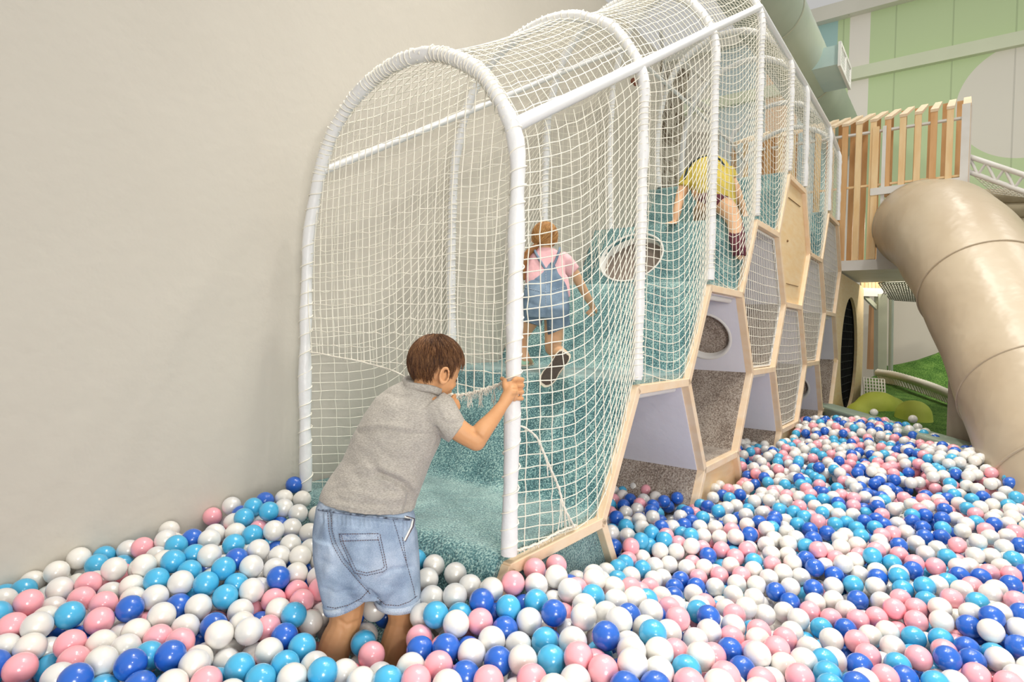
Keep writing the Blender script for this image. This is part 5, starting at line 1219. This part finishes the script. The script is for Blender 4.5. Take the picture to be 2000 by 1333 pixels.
b.limb([g(1101, 695, 3.12), g(1090, 715, 3.06), g(1074, 738, 3.05)], [.030, .032, .028]); b.limb([g(1026, 700, 3.42), g(1030, 707, 3.48), g(1034, 708, 3.56)], [.030, .03, .024])
gme = remesh(b, .005, 4, 'girl'); girl = meshobj('person', gme, SK2); tag(girl, 'small girl in blue dungaree shorts and pink top climbing the teal steps', 'girl')
PINK = mat('pale_pink_jersey', '#f3c3c6', .85, c2='#f0bcc0', nscale=12, spec=.15, bump=.003, bscale=30)
b = MB(); b.loft([sec(1064, 486, 3.43, 20, .055), sec(1064, 496, 3.42, 33, .068), sec(1064, 512, 3.41, 40, .080), sec(1065, 545, 3.38, 40, .085), sec(1070, 570, 3.36, 40, .085)], 22)
b.loft([sec(1090, 500, 3.43, 16, .058, -.6), sec(1104, 513, 3.44, 17, .056, -.7), sec(1121, 533, 3.475, 15, .048, -.8)], 16); b.loft([sec(1038, 500, 3.45, 16, .058, .6), sec(1024, 514, 3.50, 17, .056, .7), sec(1014, 531, 3.55, 15, .048, .8)], 16)
b.limb([g(1100, 545, 3.37), g(1106, 565, 3.36), g(1110, 578, 3.36)], [.03, .022, .012])
tp = meshobj('pink_top', remesh(b, .006, 4, 'pink_top'), PINK, girl)
DEN2 = denim('blue_dungaree_denim', '#64788c', '#7a8fa3', '#93a6b7')
b = MB(); b.loft([sec(1074, 515, 3.40, 16, .072), sec(1070, 535, 3.385, 27, .086), sec(1066, 558, 3.355, 41, .094), sec(1066, 580, 3.33, 45, .108), sec(1067, 605, 3.315, 46, .112), sec(1068, 622, 3.32, 42, .10)], 26)
b.loft([sec(1086, 600, 3.325, 25, .10), sec(1090, 630, 3.345, 23.5, .090, -.3), sec(1092, 645, 3.36, 24, .086, -.45)], 20); b.loft([sec(1045, 600, 3.34, 24, .10), sec(1037, 622, 3.38, 23, .090, .15), sec(1034, 632, 3.40, 23, .088, .25)], 20)
gd = remesh(b, .006, 4, 'dungarees')
displace(gd, lambda px, py, co, no: (fold(px, py, [(1065, 605), (1064, 640)], 2.5, -.010) + fold(px, py, [(1030, 590), (1065, 605), (1105, 585)], 3, -.004) + fold(px, py, [(1040, 545), (1068, 556), (1095, 548)], 1.5, -.003) + fold(px, py, [(1075, 515), (1072, 600)], 1.2, -.002))*facing(co, no))
dg_ = meshobj('dungaree_shorts', gd, DEN2, girl)
stitch(gd, [[(1083, 525), (1075, 512), (1062, 500)]], .006, DEN2, dg_, 'strap_base', dash=False, lift=.004)
b = MB()
for x1, y1, x2, y2, x3, y3 in ((1066, 528, 1054, 508, 1044, 489), (1078, 524, 1086, 508, 1092, 490)):
    b.tube(spline([g(x1, y1, 3.315), g(x2, y2, 3.325), g(x3, y3, 3.36), g(x3+1, y3-5, 3.42)], 6), .0075, 6)
o = b.obj('straps', DEN2, dg_); o.location = (0, 0, 0)
stitch(gd, [[(1026, 562), (1066, 572), (1106, 560)], [(1066, 530), (1066, 600)], [(1020, 628), (1036, 634), (1054, 630)], [(1072, 638), (1090, 648), (1108, 656)]], .0016, mat('pale_thread', '#b7c3cf', .8, c2='#a9b6c4', nscale=40), dg_, 'stitching', lift=.003)
BH = [hairmat('honey_hair', '#a8753f', '#bb8a50'), hairmat('honey_hair_light', '#c6975c', '#d0a46a'), hairmat('honey_hair_dark', '#865a2e', '#98683a')]
AXg = (Vector((.076, 0, 0)), Vector((0, .087, 0)), Vector((0, 0, .080))); gk = lambda v: not (v.y > .35 and v.z < .45) and not (v.z < -.62)
bb_ = MB(); vsx = []
for j in range(19):
    th_ = PI*j/18
    for i in range(30):
        ph_ = 2*PI*i/30; v = Vector((math.sin(th_)*math.cos(ph_), math.sin(th_)*math.sin(ph_), math.cos(th_))); k_ = 1.0 if gk(v) else .84; vsx.append(hg + (AXg[0]*v.x + AXg[1]*v.y + AXg[2]*v.z)*k_)
bb_.add(vsx, [(j*30+i, j*30+(i+1) % 30, (j+1)*30+(i+1) % 30, (j+1)*30+i) for j in range(18) for i in range(30)], 0, True)
gh = bb_.obj('hair', BH, girl)
b = MB(); R_ = random.Random(9)
for _ in range(900):      # combed back towards the low ponytail at her left
    while True:
        v = Vector((R_.gauss(0, 1), R_.gauss(0, 1), R_.gauss(0, 1))).normalized()
        if gk(v): break
    tgt = Vector((-.42, -.62, -.66)).normalized(); pts = []
    for k in range(7):
        q = (v*(1-k/6*.8) + tgt*(k/6*.8)).normalized(); pts.append(hg + (AXg[0]*q.x + AXg[1]*q.y + AXg[2]*q.z)*(1.008+.012*R_.random()))
    b.tube(pts, .0012, 4, R_.randrange(3), caps=False)
o = b.obj('strands', BH, gh); o.location = (0, 0, 0)
b = MB(); b.limb([g(1046, 482, 3.37), g(1030, 497, 3.36), g(1022, 520, 3.36), g(1024, 545, 3.36)], [.018, .020, .018, .008], 10, 2); o = b.obj('braid', BH, gh); o.location = (0, 0, 0)
def shoe(pts, wd, cup, csole, parent, up_):
    A, Bq = Vector(pts[0]), Vector(pts[1]); d = (Bq-A).normalized(); L_ = (Bq-A).length; sdv = d.cross(up_).normalized(); u2 = sdv.cross(d).normalized()
    prof_ = [(0, .60), (.06, .86), (.18, .97), (.35, .86), (.52, .84), (.72, 1.03), (.86, .92), (.95, .66), (1, .35)]
    ol = [A + d*L_*t + sdv*wd*w_ for t, w_ in prof_] + [A + d*L_*t - sdv*wd*w_ for t, w_ in reversed(prof_)]
    b = MB(); b.prism(ol, u2*.010, 1); b.prism([p + u2*-.003 + (A.lerp(Bq, .5)-p)*.12 for p in ol], u2*.004, 2)
    s = b.obj('shoe', [cup, csole, mat('dark_rubber', '#4d4239', .8, c2='#40362e', nscale=120, bump=.002, bscale=160)], parent); 
    b = MB(); secs = []
    for t, w_ in prof_: hgt = .052*(1-.55*t) + .004; secs.append((A + d*L_*t + u2*(.008+hgt*.45), sdv*wd*w_*.95, u2*hgt*.55))
    b.loft(secs, 16, 0); o = b.obj('shoe_upper', cup, s); o.location = (0, 0, 0); return s
MINT = mat('mint_canvas', '#a9d6b8', .8, c2='#b3dcc0', nscale=30); SOLE = mat('cream_sole', '#e6ddc8', .7, c2='#ddd3bc', nscale=20)
upv = (g(1085, 718, 3.2) - g(1085, 718, 3.0)).normalized()
shoe([g(1107, 687, 2.99), g(1059, 754, 2.95)], .040, MINT, SOLE, girl, upv); shoe([P(1022, 716, 3.40), P(1035, 712, 3.58)], .034, MINT, SOLE, girl, Vector((0, 0, 1)))
# ---------------------------------------------------------------- child in yellow, higher up
y_ = lambda x, y, Yd: P(x, y, Yd)
def SKY(y):      # depth just in front of the third riser, seen at height y near x = 1440
    for Yd in np.arange(5.2, 3.5, -.01):
        q = P(1440, y, Yd); u_, w_, z_ = GU(q)
        if z_ > steps_top(u_) + .035: return Yd - .05
    return 4.4
print('sock depth', SKY(460), SKY(500))
b = MB(); hy = y_(1395, 372, 5.35); b.ell(hy, (.085, 0, 0), (0, .095, 0), (0, 0, .09)); b.ell(hy + Vector((0, .06, -.05)), (.05, 0, 0), (0, .05, 0), (0, 0, .05))
b.loft([sec(1386, 318, 5.15, 22, .10), sec(1386, 345, 5.05, 38, .13), sec(1388, 380, 4.92, 36, .14), sec(1400, 405, 4.85, 30, .12)], 18)
b.limb([y_(1345, 345, 5.08), y_(1332, 375, 5.0), y_(1326, 395, 4.92)], [.055, .045, .038]); b.limb([y_(1326, 395, 4.92), y_(1322, 415, 4.86), y_(1319, 431, 4.84)], [.038, .034, .026])
b.ell(y_(1314, 435, 4.83), (.034, 0, 0), (0, .03, 0), (0, 0, .012))
for k, x in enumerate((1300, 1304, 1309, 1313)): b.limb([y_(1314, 435, 4.82), y_(x+3, 436, 4.80), y_(x, 437, 4.79 - .01*k)], [.011, .010, .008], 8)
b.limb([y_(1317, 433, 4.8), y_(1321, 436, 4.77), y_(1320, 437.5, 4.75)], [.011, .010, .008], 8)
b.limb([y_(1422, 345, 5.08), y_(1436, 370, 5.02), y_(1443, 390, 4.98)], [.055, .045, .038]); b.limb([y_(1443, 390, 4.98), y_(1450, 405, 4.97), y_(1453, 418, 4.96)], [.038, .032, .025])
b.ell(y_(1455, 421, 4.97), (.03, 0, 0), (0, .03, 0), (0, 0, .014))
for k, x in enumerate((1452, 1456, 1460, 1463)): b.limb([y_(1455, 421, 4.96), y_(x, 423, 4.93), y_(x, 424, 4.91)], [.010, .009, .007], 8)
b.limb([y_(1410, 398, 4.85), y_(1425, 415, 4.60), y_(1434, 432, 4.45)], [.085, .070, .056]); b.limb([y_(1434, 432, 4.45), y_(1438, 460, SKY(460)), y_(1442, 492, SKY(492))], [.056, .050, .036])
b.limb([y_(1380, 398, 4.90), y_(1372, 410, 5.0), y_(1366, 424, 5.1)], [.085, .07, .055]); b.limb([y_(1442, 492, SKY(492)), y_(1446, 500, SKY(500))], [.036, .03])
yc = meshobj('person', remesh(b, .008, 4, 'child'), SK2); tag(yc, 'child in a yellow top and maroon shorts crawling high on the steps', 'child')
YEL = mat('mustard_yellow_jersey', '#cdb95e', .85, c2='#c2ae52', nscale=10, spec=.1, bump=.006, bscale=18); MAR = mat('maroon_jersey', '#6d3340', .85, c2='#5f2b37', nscale=12, bump=.004, bscale=20); DTE = mat('dark_teal_trim', '#25363a', .8, c2='#1d2c30', nscale=12)
b = MB(); b.loft([sec(1384, 306, 5.2, 16, .08), sec(1385, 316, 5.14, 32, .12), sec(1386, 335, 5.08, 43, .15), sec(1388, 362, 4.98, 45, .17), sec(1396, 388, 4.89, 42, .17, .35), sec(1400, 396, 4.87, 40, .16, .35)], 24)
b.loft([sec(1352, 335, 5.1, 14, .08, .6), sec(1341, 352, 5.06, 13, .072, .4), sec(1335, 366, 5.02, 12, .068, .3)], 16); b.loft([sec(1418, 332, 5.1, 14, .08, -.6), sec(1429, 350, 5.07, 13, .072, -.5)], 16)
yt = meshobj('yellow_top', remesh(b, .008, 5, 'yellow_top'), YEL, yc)
ytm = yt.data; stitch(ytm, [[(1337, 350), (1342, 332), (1352, 318), (1366, 309), (1382, 304)], [(1396, 305), (1408, 314), (1416, 326)]], .010, DTE, yt, 'dark_trim', dash=False, lift=.006)
b = MB(); b.loft([sec(1396, 388, 4.87, 36, .16, .2), sec(1400, 402, 4.84, 36, .15, .25), sec(1405, 412, 4.82, 30, .13, .3)], 20); b.loft([sec(1412, 398, 4.84, 18, .10), sec(1420, 410, 4.78, 17, .09, -.6)], 16)
meshobj('maroon_shorts', remesh(b, .008, 4, 'maroon_shorts'), MAR, yc)
b = MB(); b.loft([sec(1436, 436, 4.44, 15, .060), sec(1439, 460, SKY(460), 15, .060), sec(1442, 480, SKY(480), 14, .054), sec(1444, 500, SKY(500), 12, .046)], 16); b.obj('maroon_sock', MAR, yc)
b = MB(); b.ell(hy + Vector((0, -.015, .02)), (.096, 0, 0), (0, .10, 0), (0, 0, .09)); b.obj('hair', BH[2], yc)
# ================= light and camera
w = bpy.data.worlds.new('hall_daylight'); bpy.context.scene.world = w; w.use_nodes = True
bg = w.node_tree.nodes['Background']; bg.inputs['Color'].default_value = (1.0, .985, .95, 1); bg.inputs['Strength'].default_value = .52
def area(name, loc, target, size, power, colr=(1, .95, .88), spread=None):
    l = bpy.data.lights.new(name, 'AREA'); l.shape = 'DISK'; l.size = size; l.energy = power; l.color = colr
    o = bpy.data.objects.new(name, l); COL.objects.link(o); o.location = loc
    o.rotation_euler = (Vector(target)-Vector(loc)).to_track_quat('-Z', 'Y').to_euler(); return o
area('studio_flash', (1.1, -.3, 2.7), (.5, 3.0, .9), .10, 15, (1, .98, .95))
area('studio_softbox', (1.3, -2.6, 1.75), (1.6, 3.6, .9), 1.8, 150, (1, .97, .93))
for i, (x, y) in enumerate(((1.5, 1.5), (3.0, 2.3), (2.1, 3.9), (4.2, 4.4), (3.2, 6.0), (.6, 3.0), (5.2, 2.6))):
    area('ceiling_or_fill_lamp', (x, y, 7.2), (x, y, 0), .20, 27, (1, .95, .87)).data.spread = 1.75
for i, (x, y) in enumerate(((5.5, 7.5), (7.5, 6.0), (3.6, 9.5))): area('ceiling_or_fill_lamp', (x, y, 6.9), (x+1.5, y+3, 1.5), .3, 48, (1, .96, .88))  # fill lights added to brighten the mural wall, not fittings of the hall
area('ceiling_or_fill_lamp', (6.3, 9.2, 3.3), (6.3, 9.2, 0), .4, 46, (1, .95, .85))  # added fill light, brightens the shaded rope and turf beyond the pit
area('ceiling_or_fill_lamp', (.15, 2.75, 6.4), (.15, 2.75, 0), .3, 14, (1, .96, .9)).data.spread = 1.1  # added narrow fill light, lightens the carpet floor at the tunnel entrance
cam = bpy.data.cameras.new('camera'); co = bpy.data.objects.new('camera', cam); COL.objects.link(co)
cam.sensor_fit = 'HORIZONTAL'; cam.sensor_width = 36; cam.lens = 36*F/2000; cam.clip_start = .05; cam.clip_end = 100
c0 = np.array([0, 0, 0.]); f0 = ray(1000, 666.5); rx = ray(1001, 666.5)-f0; ry = ray(1000, 665.5)-f0
R_ = Vector(rx).normalized(); U_ = Vector(ry).normalized(); B_ = -Vector(f0).normalized()
m4 = Matrix((R_, U_, B_)).transposed().to_4x4(); m4.translation = Vector((0, 0, CH)); co.matrix_world = m4
cam.dof.use_dof = False
sc = bpy.context.scene; sc.camera = co
sc.view_settings.view_transform = 'Standard'; sc.view_settings.look = 'None'; sc.view_settings.gamma = 1; sc.view_settings.exposure = 0.0; sc.view_settings.use_curve_mapping = False
sc.cycles.max_bounces = 6; sc.cycles.diffuse_bounces = 3; sc.cycles.glossy_bounces = 3; sc.cycles.caustics_reflective = False; sc.cycles.caustics_refractive = False
sc.cycles.sample_clamp_indirect = 4
